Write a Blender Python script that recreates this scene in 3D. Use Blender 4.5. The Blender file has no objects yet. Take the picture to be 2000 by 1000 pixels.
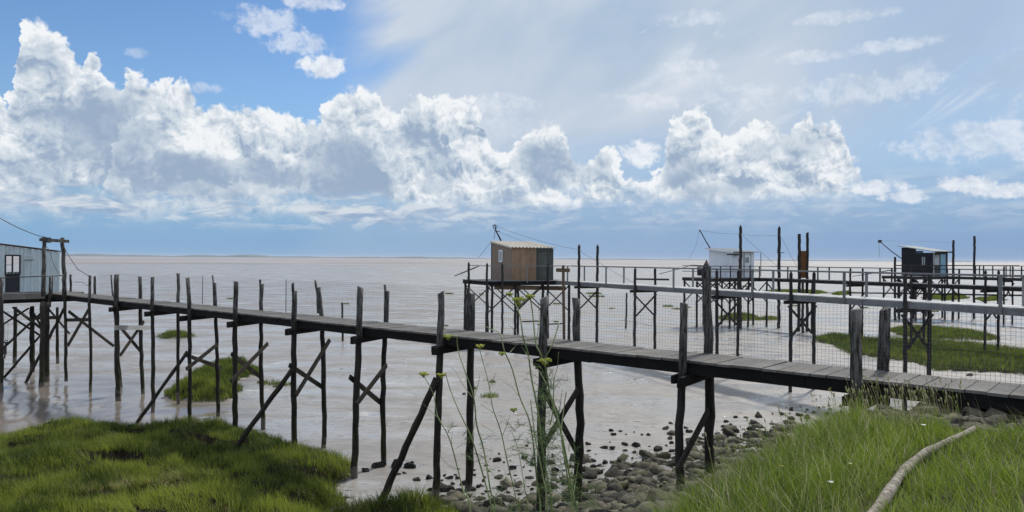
import bpy, bmesh, math, random
import numpy as np
from mathutils import Vector, Matrix, Euler

sc = bpy.context.scene
COL = sc.collection
RND = random.Random(7)
NR = np.random.default_rng(11)

# ------------------------------------------------------------------ camera
H = 5.5                       # eye height above the mud
F = 1450.0                    # focal length in pixels of the 2000 px wide photograph
cam_d = bpy.data.cameras.new('camera')
cam = bpy.data.objects.new('camera', cam_d)
COL.objects.link(cam)
cam_d.sensor_width = 36.0
cam_d.lens = 36.0 * F / 2000.0
cam_d.clip_start = 0.05
cam_d.clip_end = 60000.0
cam.location = (0, 0, H)
cam.rotation_euler = (math.radians(90 + 0.2), 0, 0)
R0 = Euler((math.radians(90 + 0.2), 0, 0)).to_matrix() @ Matrix.Rotation(0.0063, 3, 'Z')
cam.rotation_euler = R0.to_euler()
sc.camera = cam

# ------------------------------------------------------------------ light
SUN_AZ = math.radians(34)     # measured clockwise from +Y (the view direction)
SUN_EL = math.radians(50)
sun_d = bpy.data.lights.new('sun', 'SUN')
sun_d.energy = 3.8
sun_d.angle = math.radians(4.0)     # veiled by thin cloud
sun_d.color = (1.0, 0.95, 0.88)
sun = bpy.data.objects.new('sun', sun_d)
COL.objects.link(sun)
sdir = Vector((math.sin(SUN_AZ) * math.cos(SUN_EL), math.cos(SUN_AZ) * math.cos(SUN_EL), math.sin(SUN_EL)))
sun.rotation_euler = sdir.to_track_quat('Z', 'Y').to_euler()
sc.view_settings.view_transform = 'Standard'
sc.view_settings.look = 'None'
sc.view_settings.exposure = 0.0
sc.view_settings.gamma = 1.0
sc.view_settings.use_curve_mapping = False
sc.cycles.max_bounces = 6
sc.cycles.diffuse_bounces = 2
sc.cycles.glossy_bounces = 2
sc.cycles.transparent_max_bounces = 8

# ------------------------------------------------------------------ pixel <-> place helpers
def ray(px, py):
    return R0 @ Vector(((px - 1000) / F, -(py - 500) / F, -1.0))

def on_plane(px, py, z=0.0):
    d = ray(px, py); t = (z - H) / d.z
    return Vector((d.x * t, d.y * t, z))

def at_depth(px, py, Y):
    d = ray(px, py); t = Y / d.y
    return Vector((d.x * t, Y, H + d.z * t))

# ------------------------------------------------------------------ node expressions
class E:
    """wraps a float socket or number so that node maths can be written as Python"""
    nt = None
    def __init__(s, v): s.v = v
    @classmethod
    def m(c, op, *a, clamp=False):
        n = c.nt.nodes.new('ShaderNodeMath'); n.operation = op; n.use_clamp = clamp
        for i, x in enumerate(a):
            if isinstance(x, E): x = x.v
            if isinstance(x, (int, float)): n.inputs[i].default_value = x
            else: c.nt.links.new(x, n.inputs[i])
        return E(n.outputs[0])
    def __add__(s, o): return E.m('ADD', s, o)
    def __radd__(s, o): return E.m('ADD', o, s)
    def __sub__(s, o): return E.m('SUBTRACT', s, o)
    def __rsub__(s, o): return E.m('SUBTRACT', o, s)
    def __mul__(s, o): return E.m('MULTIPLY', s, o)
    def __rmul__(s, o): return E.m('MULTIPLY', o, s)
    def __truediv__(s, o): return E.m('DIVIDE', s, o)
def sat(x): return E.m('ADD', x, 0.0, clamp=True)
def emax(a, b): return E.m('MAXIMUM', a, b)
def emin(a, b): return E.m('MINIMUM', a, b)
def sstep(x, a, b):
    n = E.nt.nodes.new('ShaderNodeMapRange'); n.interpolation_type = 'SMOOTHSTEP'
    for i, v in enumerate((x, a, b, 0.0, 1.0)):
        if isinstance(v, E): E.nt.links.new(v.v, n.inputs[i])
        else: n.inputs[i].default_value = v
    return E(n.outputs[0])
def comb(x, y, z=0.0):
    n = E.nt.nodes.new('ShaderNodeCombineXYZ')
    for i, v in enumerate((x, y, z)):
        if isinstance(v, E): E.nt.links.new(v.v, n.inputs[i])
        else: n.inputs[i].default_value = v
    return n.outputs[0]
def noise(vec, scale=1.0, detail=4.0, rough=0.5, dist=0.0, dim='3D'):
    n = E.nt.nodes.new('ShaderNodeTexNoise'); n.noise_dimensions = dim
    E.nt.links.new(vec, n.inputs['Vector'])
    n.inputs['Scale'].default_value = scale; n.inputs['Detail'].default_value = detail
    n.inputs['Roughness'].default_value = rough; n.inputs['Distortion'].default_value = dist
    return E(n.outputs['Fac'])
def voro(vec, scale=1.0, detail=2.0, rough=0.5, lac=2.2, smooth=0.6, feature='SMOOTH_F1'):
    n = E.nt.nodes.new('ShaderNodeTexVoronoi'); n.voronoi_dimensions = '2D'; n.feature = feature
    n.normalize = True
    E.nt.links.new(vec, n.inputs['Vector'])
    n.inputs['Scale'].default_value = scale; n.inputs['Detail'].default_value = detail
    n.inputs['Roughness'].default_value = rough; n.inputs['Lacunarity'].default_value = lac
    if feature == 'SMOOTH_F1': n.inputs['Smoothness'].default_value = smooth
    return E(n.outputs['Distance'])
def mixc(f, a, b):
    n = E.nt.nodes.new('ShaderNodeMix'); n.data_type = 'RGBA'
    if isinstance(f, E): E.nt.links.new(f.v, n.inputs[0])
    else: n.inputs[0].default_value = f
    for i, c in ((6, a), (7, b)):
        if isinstance(c, (tuple, list)): n.inputs[i].default_value = (*c[:3], 1)
        else: E.nt.links.new(c, n.inputs[i])
    return n.outputs[2]
def curve(x, pts):
    n = E.nt.nodes.new('ShaderNodeFloatCurve')
    c = n.mapping.curves[0]
    while len(c.points) < len(pts): c.points.new(0.5, 0.5)
    for p, (a, b) in zip(c.points, pts):
        p.location = (a, b); p.handle_type = 'AUTO_CLAMPED'
    n.mapping.update()
    E.nt.links.new(x.v, n.inputs['Value'])
    return E(n.outputs[0])

def lin(r, g, b):
    return tuple(((c / 255) / 12.92 if c / 255 <= 0.04045 else ((c / 255 + 0.055) / 1.055) ** 2.4) for c in (r, g, b))

# ------------------------------------------------------------------ sky
def build_sky():
    w = bpy.data.worlds.new('World'); sc.world = w; w.use_nodes = True
    nt = w.node_tree; nt.nodes.clear(); E.nt = nt
    L = nt.links
    out = nt.nodes.new('ShaderNodeOutputWorld'); bg = nt.nodes.new('ShaderNodeBackground')
    STR = 0.1
    bg.inputs['Strength'].default_value = STR
    L.new(bg.outputs[0], out.inputs[0])
    w.cycles.sampling_method = 'MANUAL'; w.cycles.sample_map_resolution = 256
    def col(r, g, b):                     # colour of a cloud or veil as photographed, in sky units
        return tuple(c / STR for c in lin(r, g, b))
    tc = nt.nodes.new('ShaderNodeTexCoord')
    sky = nt.nodes.new('ShaderNodeTexSky'); sky.sky_type = 'NISHITA'; sky.sun_disc = False
    sky.sun_elevation = SUN_EL; sky.sun_rotation = SUN_AZ
    sky.altitude = 0; sky.air_density = 1.0; sky.dust_density = 0.4; sky.ozone_density = 2.0
    sep = nt.nodes.new('ShaderNodeSeparateXYZ'); L.new(tc.outputs['Generated'], sep.inputs[0])
    dx, dy, dz = (E(sep.outputs[i]) for i in range(3))
    az = E.m('ARCTAN2', dx, dy); el = E.m('ARCSINE', dz)
    U = az * 1450.0; V = el * 1450.0
    def cv(px, py):
        d = ray(px, py).normalized()
        return math.atan2(d.x, d.y) * 1450, math.asin(d.z) * 1450
    P = comb(U, V, 0.0)
    # warp
    wn = noise(P, 1 / 70, 3, 0.55); wn2 = noise(comb(U + 531.0, V - 210.0, 3.0), 1 / 70, 3, 0.55)
    Uw = U + (wn - 0.5) * 70.0; Vw = V + (wn2 - 0.5) * 70.0
    def billow(u, v):
        return 1.0 - voro(comb(u, v), 1 / 54, 3.0, 0.56, 2.3, 0.3)
    B0 = billow(Uw, Vw)
    B1 = billow(Uw + 5.0, Vw + 10.0)
    N = noise(P, 1 / 110, 6, 0.6)
    Nf = noise(P, 1 / 26, 5, 0.65)
    # relief: how the billows face the sun (up and to the right), large masses and small puffs
    Nb = noise(comb(U + 14.0, V + 30.0), 1 / 110, 6, 0.6)
    big = (N - Nb)
    bump = (B0 - B1)
    # 0 inside the smooth shaded bodies of the towers, 1 where the sun catches the puffs
    bd = None
    for (px, py, rx, ry, a) in [(200, 265, 105, 75, 1.0), (60, 330, 60, 30, .5), (440, 350, 150, 48, 1.0), (290, 340, 90, 45, .9), (690, 335, 95, 85, 1.15), (820, 270, 45, 45, .6), (90, 120, 40, 50, .35),
             (850, 320, 40, 45, .7), (1062, 318, 62, 52, 1.0), (1170, 330, 28, 30, .6), (1335, 335, 55, 40, .9), (1375, 372, 80, 24, .9), (1490, 300, 50, 24, .7), (1560, 285, 45, 22, .6), (160, 385, 200, 18, .6), (1000, 395, 40, 25, .5)]:
        u, v = cv(px, py)
        du = (Uw - u) / (rx * 1.35); dv = (Vw - v) / (ry * 1.35)
        d = sstep(du * du + dv * dv + (N - 0.5) * 1.1 + (B0 - 0.6) * 0.5, 1.1, 0.05) * a
        bd = d if bd is None else emax(bd, d)
    body = sat(1.0 - bd)
    vF0 = voro(comb(Uw * 1.0 + (Nf - 0.5) * 16.0, Vw + 7.0), 1 / 20, 1.0, 0.5, 2.2, 0.3, 'F1')
    fb = vF0 - voro(comb(Uw + 2.5 + (Nf - 0.5) * 16.0, Vw + 12.0), 1 / 20, 1.0, 0.5, 2.2, 0.3, 'F1')
    rel = fb * (body * 0.42 + 0.06) * -1.0 + bump * (body * 1.6 + 0.35) + big * 2.6 * (body * 0.7 + 0.3) + (Nf - 0.5) * 0.30
    X0, X1 = cv(-250, 400)[0], cv(2250, 400)[0]
    t = sat((U + (wn2 - 0.5) * 40.0 + (Nf - 0.5) * 34.0 + (B0 - 0.6) * 26.0 - X0) / (X1 - X0))
    VM = 600.0
    def contour(pts):
        q = []
        for px, py in pts:
            u, v = cv(px, py); q.append(((u - X0) / (X1 - X0), max(0, v / VM)))
        q = [(0, q[0][1])] + q + [(1, q[-1][1])]
        return curve(t, q) * VM
    # ---- clear sky, paler towards the horizon
    base = sky.outputs['Color']
    hs = nt.nodes.new('ShaderNodeHueSaturation'); hs.inputs['Saturation'].default_value = SKY_SAT
    hs.inputs['Value'].default_value = SKY_VAL
    L.new(base, hs.inputs['Color']); base = hs.outputs[0]
    tn = nt.nodes.new('ShaderNodeMix'); tn.data_type = 'RGBA'; tn.blend_type = 'MULTIPLY'; tn.inputs[0].default_value = 1
    L.new(base, tn.inputs[6]); tn.inputs[7].default_value = SKY_TINT; base = tn.outputs[2]
    # low blue rain haze across the horizon
    hz = sstep(V, 330.0, 20.0)
    side = sstep(U, -700.0, 500.0)
    c_h = mixc(side, col(122, 168, 211), col(100, 145, 198))
    c = mixc(hz * 0.92, base, c_h)
    # ---- high thin veil
    ang = math.radians(28)
    ru = U * math.cos(ang) + V * math.sin(ang); rv = V * math.cos(ang) - U * math.sin(ang)
    st = noise(comb(ru * 0.28, rv, 1.0), 1 / 75, 6, 0.55, 0.6)
    st2 = noise(comb(ru * 0.5, rv, 7.0), 1 / 190, 4, 0.5, 0.4)
    reg = sstep(U - V * 0.25 + (st2 - 0.5) * 420.0 + (st - 0.5) * 120.0, -470.0, -250.0)
    dark = sstep(U + V * 0.1 + (st2 - 0.5) * 500.0, 480.0, 760.0)          # the bluer right edge
    lowv = sstep(V + (st2 - 0.5) * 160.0, 60.0, 330.0)
    veil = reg * (0.30 + lowv * 0.80) * (1.12 + (st - 0.5) * 0.6) * (1.0 - dark * 0.3)
    front = sstep(az, -1.7, -1.0) * sstep(az, 1.7, 1.0)
    vc = mixc(sat((st2 - 0.25) * 2.6) * (1.0 - dark * 0.7) * (0.3 + lowv * 0.7), col(164, 188, 214), col(212, 220, 231))
    c = mixc(sat(veil * front), c, vc)
    # bright streaks inside the veil on the right
    sk = noise(comb(ru * 0.33, rv, 21.0), 1 / 52, 7, 0.62, 0.8)
    skm = sstep(U, 120.0, 320.0) * sstep(V, 190.0, 270.0)
    c = mixc(sat(sstep(sk, 0.54, 0.74) * skm * 0.62), c, col(222, 230, 240))
    # ---- small separate clouds
    blobs = [(632, 130, 44, 22, .95), (520, 42, 60, 26, .6), (585, 85, 56, 22, .6), (612, 5, 60, 14, .7), (440, 30, 26, 10, .35), (270, 104, 20, 9, .35),
             (400, 172, 26, 10, .4), (1252, 300, 40, 26, .95), (1892, 358, 44, 15, .95), (1975, 372, 60, 13, .9), (1712, 366, 55, 14, .9),
             (1768, 383, 40, 12, .85), (980, 204, 70, 22, .45), (1000, 250, 90, 24, .35), (1920, 275, 130, 34, .62), (2050, 280, 90, 30, .6),
             (1640, 312, 30, 12, .4), (1680, 175, 130, 26, .45), (1345, 160, 80, 18, .35), (1350, 35, 70, 14, .5), (1650, 32, 90, 12, .55), (1740, 90, 80, 12, .5), (1580, 112, 70, 12, .45), (1340, 130, 70, 12, .5), (1390, 190, 60, 12, .4), (1450, 178, 70, 14, .4), (1300, 200, 90, 14, .4), (1790, 150, 50, 26, .4), (1240, 190, 70, 10, .35), (1460, 205, 60, 16, .5)]
    al = None
    for (px, py, rx, ry, a) in blobs:
        u, v = cv(px, py)
        du = (U - u) / rx; dv = (V - v) / ry
        d = 1.0 - (du * du + dv * dv)
        d = sstep(d + (Nf - 0.5) * 4.2 + (B0 - 0.6) * 1.4, -0.2, 1.5 - a * 0.7) * a
        al = d if al is None else emax(al, d)
    c = mixc(al, c, mixc(sat(0.72 + rel * 0.8), col(178, 195, 218), col(240, 244, 250)))
    # ---- cumulus banks
    def bank(c, pts, bot, botsoft, soft, amp, rim, shadow, mid, light, kr=1.0, op=1.0, ampn=40.0, lift=0.0):
        h = contour(pts)
        e = h - V + (B0 - 0.62) * amp + (N - 0.5) * ampn + (Nf - 0.5) * 10.0 + (0.33 - vF0) * 24.0
        a = sstep(e, 0.0, soft)
        hb = contour(bot) if isinstance(bot, list) else bot
        a = a * sstep(V + (N - 0.5) * 60.0 + (Nf - .5) * 14.0 - hb, 0.0, botsoft) * op
        glow = E.m('POWER', 2.718, emax(e, 0.0) * (-1.0 / rim))
        lit = sat(glow * 0.50 + rel * kr + body * 0.36 + 0.06 + lift)
        cc = mixc(sstep(lit, 0.0, 0.45), shadow, mid)
        cc = mixc(sstep(lit, 0.32, 0.95), cc, light)
        return mixc(sat(a * front), c, cc)
    WH = col(243, 246, 249); MD = col(199, 211, 223); SH = col(154, 174, 199)
    main = [(-150, 190), (0, 165), (22, 215), (38, 60), (58, 42), (95, 52), (135, 92), (160, 118), (185, 92), (200, 128), (232, 168), (246, 128), (272, 130),
            (300, 170), (345, 150), (372, 170), (405, 205), (440, 196), (500, 212), (570, 226), (612, 238), (635, 205), (662, 182), (705, 172), (738, 186), (768, 220),
            (792, 198), (850, 190), (915, 196), (946, 226), (952, 268), (985, 292), (1025, 262), (1068, 246), (1108, 268), (1124, 318), (1150, 322), (1178, 290), (1205, 300),
            (1222, 345), (1266, 360), (1292, 318), (1312, 262), (1334, 222), (1366, 206), (1392, 250), (1430, 268), (1462, 238), (1505, 230), (1532, 262), (1560, 240), (1577, 218), (1600, 252), (1628, 240), (1646, 262),
            (1664, 306), (1690, 346), (1730, 376), (1780, 410), (1850, 440), (2150, 450)]
    # behind everything: pale stratus under the left bank
    low = [(-150, 366), (0, 362), (250, 372), (500, 384), (760, 392), (900, 402), (1050, 410), (1250, 405), (1400, 398), (1600, 392), (1690, 400), (1760, 420), (1900, 450), (2150, 452)]
    lb = [(-150, 440), (0, 440), (700, 436), (1000, 430), (1300, 426), (1650, 410), (2150, 405)]
    c = bank(c, low, lb, 45.0, 26.0, 34.0, 30.0, col(136, 165, 198), col(178, 197, 217), col(218, 226, 233), 1.0, 0.95, 70.0)
    # flat layered stratus low on the left and centre
    sn = noise(comb(U * 0.30, V, 60.0), 1 / 24, 6, 0.6, 0.5); sn2 = noise(comb(U * 0.30 - 8.0, V + 6.0, 60.0), 1 / 24, 6, 0.6, 0.5)
    sm = sstep(V, 40.0, 85.0) * sstep(V, 175.0, 130.0) * (0.35 + 0.65 * sstep(U, 250.0, -350.0))
    c = mixc(sat(sstep(sn, 0.40, 0.58) * sm * 0.95 * front), c, mixc(sat(0.45 + (sn - sn2) * 5.0), col(150, 173, 203), col(214, 222, 230)))
    mb = [(-150, 395), (0, 392), (300, 398), (600, 396), (900, 408), (1050, 412), (1250, 404), (1450, 400), (1650, 392), (2150, 392)]
    c = bank(c, main, mb, 56.0, 12.0, 56.0, 34.0, SH, MD, WH, 1.0, 1.0, 34.0)
    mid = [(-150, 300), (0, 268), (50, 285), (110, 330), (165, 400), (215, 330), (250, 250), (300, 232), (350, 262), (400, 268), (450, 300), (500, 282), (560, 285), (598, 296), (632, 268),
           (665, 246), (705, 238), (745, 262), (770, 330), (800, 345), (850, 300), (900, 285), (950, 310), (985, 345), (1040, 380), (1075, 372), (1120, 380), (1150, 352), (1195, 345),
           (1235, 385), (1290, 330), (1345, 300), (1420, 292), (1470, 320), (1520, 305), (1580, 320), (1640, 335), (1665, 380), (1700, 420), (2150, 450)]
    c = bank(c, mid, mb, 30.0, 22.0, 60.0, 26.0, SH, MD, WH, 1.0, 0.88, 50.0)
    frn = [(-150, 350), (0, 350), (90, 362), (150, 420), (300, 420), (330, 352), (390, 345), (430, 372), (480, 350), (560, 372), (610, 420), (715, 420), (790, 366), (820, 352), (870, 342), (930, 330), (975, 356),
           (990, 412), (1035, 405), (1060, 382), (1110, 378), (1150, 395), (1180, 378), (1240, 392), (1275, 400), (1300, 372), (1370, 352), (1440, 345), (1520, 358), (1600, 352), (1650, 372), (1690, 420), (2150, 450)]
    c = bank(c, frn, mb, 26.0, 16.0, 54.0, 24.0, SH, MD, WH, 1.0, 0.85, 40.0)
    # soft grey bodies of the deepest clouds
    # bright broken cloud added out of view, overhead and behind, as fill light
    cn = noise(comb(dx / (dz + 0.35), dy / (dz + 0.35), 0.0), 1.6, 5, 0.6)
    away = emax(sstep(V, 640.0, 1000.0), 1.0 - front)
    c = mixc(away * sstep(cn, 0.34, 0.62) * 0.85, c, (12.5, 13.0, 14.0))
    gnd = sstep(V, -10.0, -60.0)
    c = mixc(gnd, c, col(150, 150, 150))
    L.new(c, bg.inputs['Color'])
SKY_TINT = (1.08, 1.12, 1.2, 1); SKY_SAT = 1.18; SKY_VAL = 1.0
build_sky()

# ------------------------------------------------------------------ mesh helpers
class MB:
    """collects shapes in world coordinates; build() links them as ONE mesh object"""
    def __init__(s): s.v = []; s.f = []; s.sm = []
    def add(s, vs, fs, smooth=False):
        o = len(s.v); s.v += [tuple(p) for p in vs]
        for f in fs: s.f.append(tuple(i + o for i in f)); s.sm.append(smooth)
        return s
    def box(s, c, ax, ay, az):
        """c centre, ax ay az half-axis vectors"""
        c = Vector(c); ax = Vector(ax); ay = Vector(ay); az = Vector(az)
        vs = [c + ax * i + ay * j + az * k for i in (-1, 1) for j in (-1, 1) for k in (-1, 1)]
        return s.add(vs, [(0, 1, 3, 2), (4, 6, 7, 5), (0, 4, 5, 1), (2, 3, 7, 6), (0, 2, 6, 4), (1, 5, 7, 3)])
    def bar(s, a, b, w, h, up=(0, 0, 1)):
        """rectangular bar from a to b, w across, h along the up hint"""
        a = Vector(a); b = Vector(b); d = (b - a)
        if d.length < 1e-6: return s
        dn = d.normalized(); up = Vector(up)
        x = dn.cross(up)
        if x.length < 1e-3: x = dn.cross(Vector((0, 1, 0)))
        x.normalize(); y = x.cross(dn).normalized()
        return s.box((a + b) / 2, d / 2, x * (w / 2), y * (h / 2))
    def tube(s, pts, rad, n=8, cap=True, jitter=0.0, seed=0, smooth=True):
        rs = random.Random(seed)
        pts = [Vector(p) for p in pts]
        if isinstance(rad, (int, float)): rad = [rad] * len(pts)
        d0 = (pts[-1] - pts[0]).normalized()
        ref = Vector((1, 0, 0)) if abs(d0.x) < 0.8 else Vector((0, 1, 0))
        vs = []; fs = []
        lob = [1 + rs.uniform(-jitter, jitter) for _ in range(n)]
        for i, p in enumerate(pts):
            d = (pts[min(i + 1, len(pts) - 1)] - pts[max(i - 1, 0)]).normalized()
            x = (ref - d * ref.dot(d)).normalized(); y = d.cross(x)
            for k in range(n):
                a = 2 * math.pi * k / n
                r = rad[i] * lob[k] * (1 + rs.uniform(-jitter, jitter) * 0.5)
                vs.append(p + x * (r * math.cos(a)) + y * (r * math.sin(a)))
        for i in range(len(pts) - 1):
            for k in range(n):
                fs.append((i * n + k, i * n + (k + 1) % n, (i + 1) * n + (k + 1) % n, (i + 1) * n + k))
        s.add(vs, fs, smooth)
        if cap:
            o = len(s.v) - n * len(pts)
            s.f.append(tuple(o + k for k in reversed(range(n)))); s.sm.append(False)
            s.f.append(tuple(o + (len(pts) - 1) * n + k for k in range(n))); s.sm.append(False)
        return s
    def build(s, name, m, parent=None):
        me = bpy.data.meshes.new(name)
        off = Vector(parent_world(parent)) if parent else Vector((0, 0, 0))
        me.from_pydata([(p[0] - off.x, p[1] - off.y, p[2] - off.z) for p in s.v], [], s.f)
        me.polygons.foreach_set('use_smooth', s.sm)
        me.materials.append(m); me.update()
        o = bpy.data.objects.new(name, me); COL.objects.link(o)
        if parent: o.parent = parent
        return o

def parent_world(p):
    v = Vector(p.location)
    while p.parent: p = p.parent; v += Vector(p.location)
    return v

def tag(o, label=None, cat=None, group=None, kind=None):
    if label: o['label'] = label
    if cat: o['category'] = cat
    if group: o['group'] = group
    if kind: o['kind'] = kind
    return o

def empty(name, loc, label, cat, group=None):
    o = bpy.data.objects.new(name, None); COL.objects.link(o); o.location = Vector(loc)
    o.empty_display_size = 0.3
    return tag(o, label, cat, group)

def solo(mb, name, m, base, label, cat, group=None):
    """a thing that is one mesh, with its origin at its base"""
    e = Vector(base)
    me = bpy.data.meshes.new(name)
    me.from_pydata([(p[0] - e.x, p[1] - e.y, p[2] - e.z) for p in mb.v], [], mb.f)
    me.polygons.foreach_set('use_smooth', mb.sm)
    me.materials.append(m); me.update()
    o = bpy.data.objects.new(name, me); COL.objects.link(o); o.location = e
    return tag(o, label, cat, group)

def np_mesh(name, verts, loops, starts, totals, m, attrs=None, smooth=False):
    me = bpy.data.meshes.new(name)
    me.vertices.add(len(verts)); me.vertices.foreach_set('co', np.ascontiguousarray(verts, dtype=np.float32).ravel())
    me.loops.add(len(loops)); me.loops.foreach_set('vertex_index', np.ascontiguousarray(loops, dtype=np.int32))
    me.polygons.add(len(starts)); me.polygons.foreach_set('loop_start', np.ascontiguousarray(starts, dtype=np.int32))
    me.polygons.foreach_set('loop_total', np.ascontiguousarray(totals, dtype=np.int32))
    if smooth: me.polygons.foreach_set('use_smooth', np.ones(len(starts), dtype=bool))
    for k, a in (attrs or {}).items():
        at = me.attributes.new(k, 'FLOAT', 'POINT'); at.data.foreach_set('value', np.ascontiguousarray(a, dtype=np.float32))
    me.update(calc_edges=True); me.materials.append(m)
    o = bpy.data.objects.new(name, me); COL.objects.link(o)
    return o

# ------------------------------------------------------------------ materials
def material(name, fn):
    m = bpy.data.materials.new(name); m.use_nodes = True
    nt = m.node_tree; E.nt = nt
    b = nt.nodes['Principled BSDF']
    fn(nt, b, nt.links)
    return m
def objvec(nt, sx, sy, sz, coord='Object'):
    tc = nt.nodes.new('ShaderNodeTexCoord'); mp = nt.nodes.new('ShaderNodeMapping')
    mp.inputs['Scale'].default_value = (sx, sy, sz)
    nt.links.new(tc.outputs[coord], mp.inputs['Vector']); return mp.outputs[0]
def bump(nt, b, h, strength=0.5, dist=0.01):
    n = nt.nodes.new('ShaderNodeBump'); n.inputs['Strength'].default_value = strength; n.inputs['Distance'].default_value = dist
    nt.links.new(h.v, n.inputs['Height']); nt.links.new(n.outputs[0], b.inputs['Normal']); return n
def attr(nt, name):
    n = nt.nodes.new('ShaderNodeAttribute'); n.attribute_name = name; return E(n.outputs['Fac'])

def wood(name, c1, c2, stretch=(9, 9, 1.1), rough=0.85, bs=0.6, stain=None, spec=0.2, tide=False):
    def fn(nt, b, L):
        v = objvec(nt, *stretch)
        g = noise(v, 3.0, 6, 0.65); p = noise(objvec(nt, 1.3, 1.3, 1.3), 1.6, 4, 0.6)
        f = sat((g - 0.32) * 1.9 * 0.65 + (p - 0.35) * 0.9)
        c = mixc(f, c1, c2)
        if stain: c = mixc(sstep(noise(objvec(nt, 2.2, 2.2, 2.2), 1.0, 5, 0.65), 0.52, 0.72) * 0.8, c, stain)
        if tide:
            gn = nt.nodes.new('ShaderNodeNewGeometry'); sz = nt.nodes.new('ShaderNodeSeparateXYZ'); L.new(gn.outputs['Position'], sz.inputs[0])
            zz = E(sz.outputs[2]) + (p - 0.5) * 1.4
            c = mixc(sstep(zz, 2.0, 1.2) * 0.75, c, (0.012, 0.012, 0.008))
            c = mixc(sstep(zz, 1.5, 0.9) * sstep(g, 0.42, 0.6) * 0.6, c, (0.055, 0.055, 0.022))
            c = mixc(sstep(zz, 0.34, 0.18) * 0.8, c, (0.13, 0.115, 0.10))
            c = mixc(sstep(zz, 3.3, 4.3) * sstep(g, 0.42, 0.60) * 0.7, c, (0.17, 0.165, 0.155))
        gi = nt.nodes.new('ShaderNodeObjectInfo')
        hs = nt.nodes.new('ShaderNodeHueSaturation'); L.new(c, hs.inputs['Color'])
        isl = nt.nodes.new('ShaderNodeNewGeometry')
        L.new((0.68 + E(gi.outputs['Random']) * 0.36 + E(isl.outputs['Random Per Island']) * 0.28).v, hs.inputs['Value'])
        L.new(hs.outputs[0], b.inputs['Base Color'])
        b.inputs['Roughness'].default_value = rough; b.inputs['Specular IOR Level'].default_value = spec
        bump(nt, b, g, bs, 0.012)
    return material(name, fn)

M = {}
M['post'] = wood('weathered_post_wood', (0.010, 0.009, 0.008), (0.064, 0.057, 0.049), stain=(0.026, 0.030, 0.016), tide=True, bs=0.9)
M['pole'] = wood('far_post_wood', (0.014, 0.013, 0.013), (0.055, 0.050, 0.047))
M['beam'] = wood('tarred_beam_wood', (0.003, 0.003, 0.003), (0.016, 0.014, 0.013), (1.5, 1.5, 14))
M['brace'] = wood('brace_wood', (0.012, 0.010, 0.009), (0.062, 0.053, 0.042), (4, 4, 4), stain=(0.04, 0.036, 0.014))
M['plank'] = wood('deck_plank_wood', (0.088, 0.083, 0.076), (0.255, 0.243, 0.222), (5, 5, 5), rough=0.8, stain=(0.09, 0.088, 0.08))
M['grey'] = wood('grey_rail_wood', (0.10, 0.105, 0.11), (0.27, 0.275, 0.28), (3, 3, 12), rough=0.8)
M['paledeck'] = wood('pale_glare_deck', (0.36, 0.36, 0.35), (0.60, 0.60, 0.58), (3, 3, 12), rough=0.7)  # sun glare on the deck top is put into this lighter colour
M['pale'] = wood('pale_new_wood', (0.26, 0.26, 0.25), (0.46, 0.46, 0.44), (3, 3, 10))
M['board'] = wood('brown_board_wood', (0.19, 0.125, 0.080), (0.36, 0.25, 0.165), (7, 7, 0.7), rough=0.75, bs=0.3)
M['brown'] = wood('brown_beam_wood', (0.09, 0.06, 0.038), (0.18, 0.125, 0.08), (3, 3, 3))
M['darkboard'] = wood('dark_shed_boards', (0.035, 0.040, 0.040), (0.105, 0.112, 0.105), (9, 9, 0.8), stain=(0.04, 0.055, 0.025))
M['black'] = wood('black_tarred_boards', (0.008, 0.009, 0.013), (0.024, 0.027, 0.034), (1.0, 1.0, 12), rough=0.6)
M['rust'] = wood('rusty_panel', (0.06, 0.026, 0.009), (0.17, 0.075, 0.024), (3, 3, 3), rough=0.8)
def paint(name, c, dirt, rough=0.5, metal=0.0, amount=0.5):
    def fn(nt, b, L):
        f = sstep(noise(objvec(nt, 2.5, 2.5, 0.5), 1.6, 7, 0.7), 0.42, 0.75) * amount
        L.new(mixc(f, c, dirt), b.inputs['Base Color'])
        b.inputs['Roughness'].default_value = rough; b.inputs['Metallic'].default_value = metal
        bump(nt, b, noise(objvec(nt, 6, 6, 2), 2.0, 5, 0.6), 0.15, 0.01)
    return material(name, fn)
M['steel_blue'] = paint('pale_blue_sheet', (0.46, 0.55, 0.57), (0.28, 0.31, 0.30), 0.5, amount=0.6)
M['brown_sheet'] = paint('brown_ribbed_sheet', (0.25, 0.185, 0.14), (0.14, 0.105, 0.08), 0.6)
M['white_paint'] = paint('white_paint', (0.70, 0.74, 0.78), (0.42, 0.44, 0.44), 0.55, amount=0.5)
M['roof_cream'] = paint('cream_roof_sheet', (0.47, 0.43, 0.35), (0.27, 0.23, 0.17), 0.6, amount=0.7)
M['roof_grey'] = paint('grey_roof_sheet', (0.27, 0.30, 0.30), (0.15, 0.165, 0.15), 0.9, amount=0.7)
M['blue_door'] = paint('light_blue_paint', (0.20, 0.38, 0.50), (0.14, 0.24, 0.30), 0.5)
M['metal'] = paint('dark_steel', (0.03, 0.03, 0.032), (0.05, 0.03, 0.02), 0.5, 0.4)
M['wire'] = paint('galvanised_wire', (0.09, 0.095, 0.10), (0.06, 0.06, 0.06), 0.5, 0.3)
M['dark'] = paint('dark_interior', (0.012, 0.014, 0.02), (0.02, 0.02, 0.02), 0.7)
def glass_fn(nt, b, L):
    b.inputs['Base Color'].default_value = (0.62, 0.68, 0.70, 1); b.inputs['Roughness'].default_value = 0.08
    b.inputs['Specular IOR Level'].default_value = 0.8
    b.inputs['Alpha'].default_value = 0.55
M['glass'] = material('window_glass', glass_fn)

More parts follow.
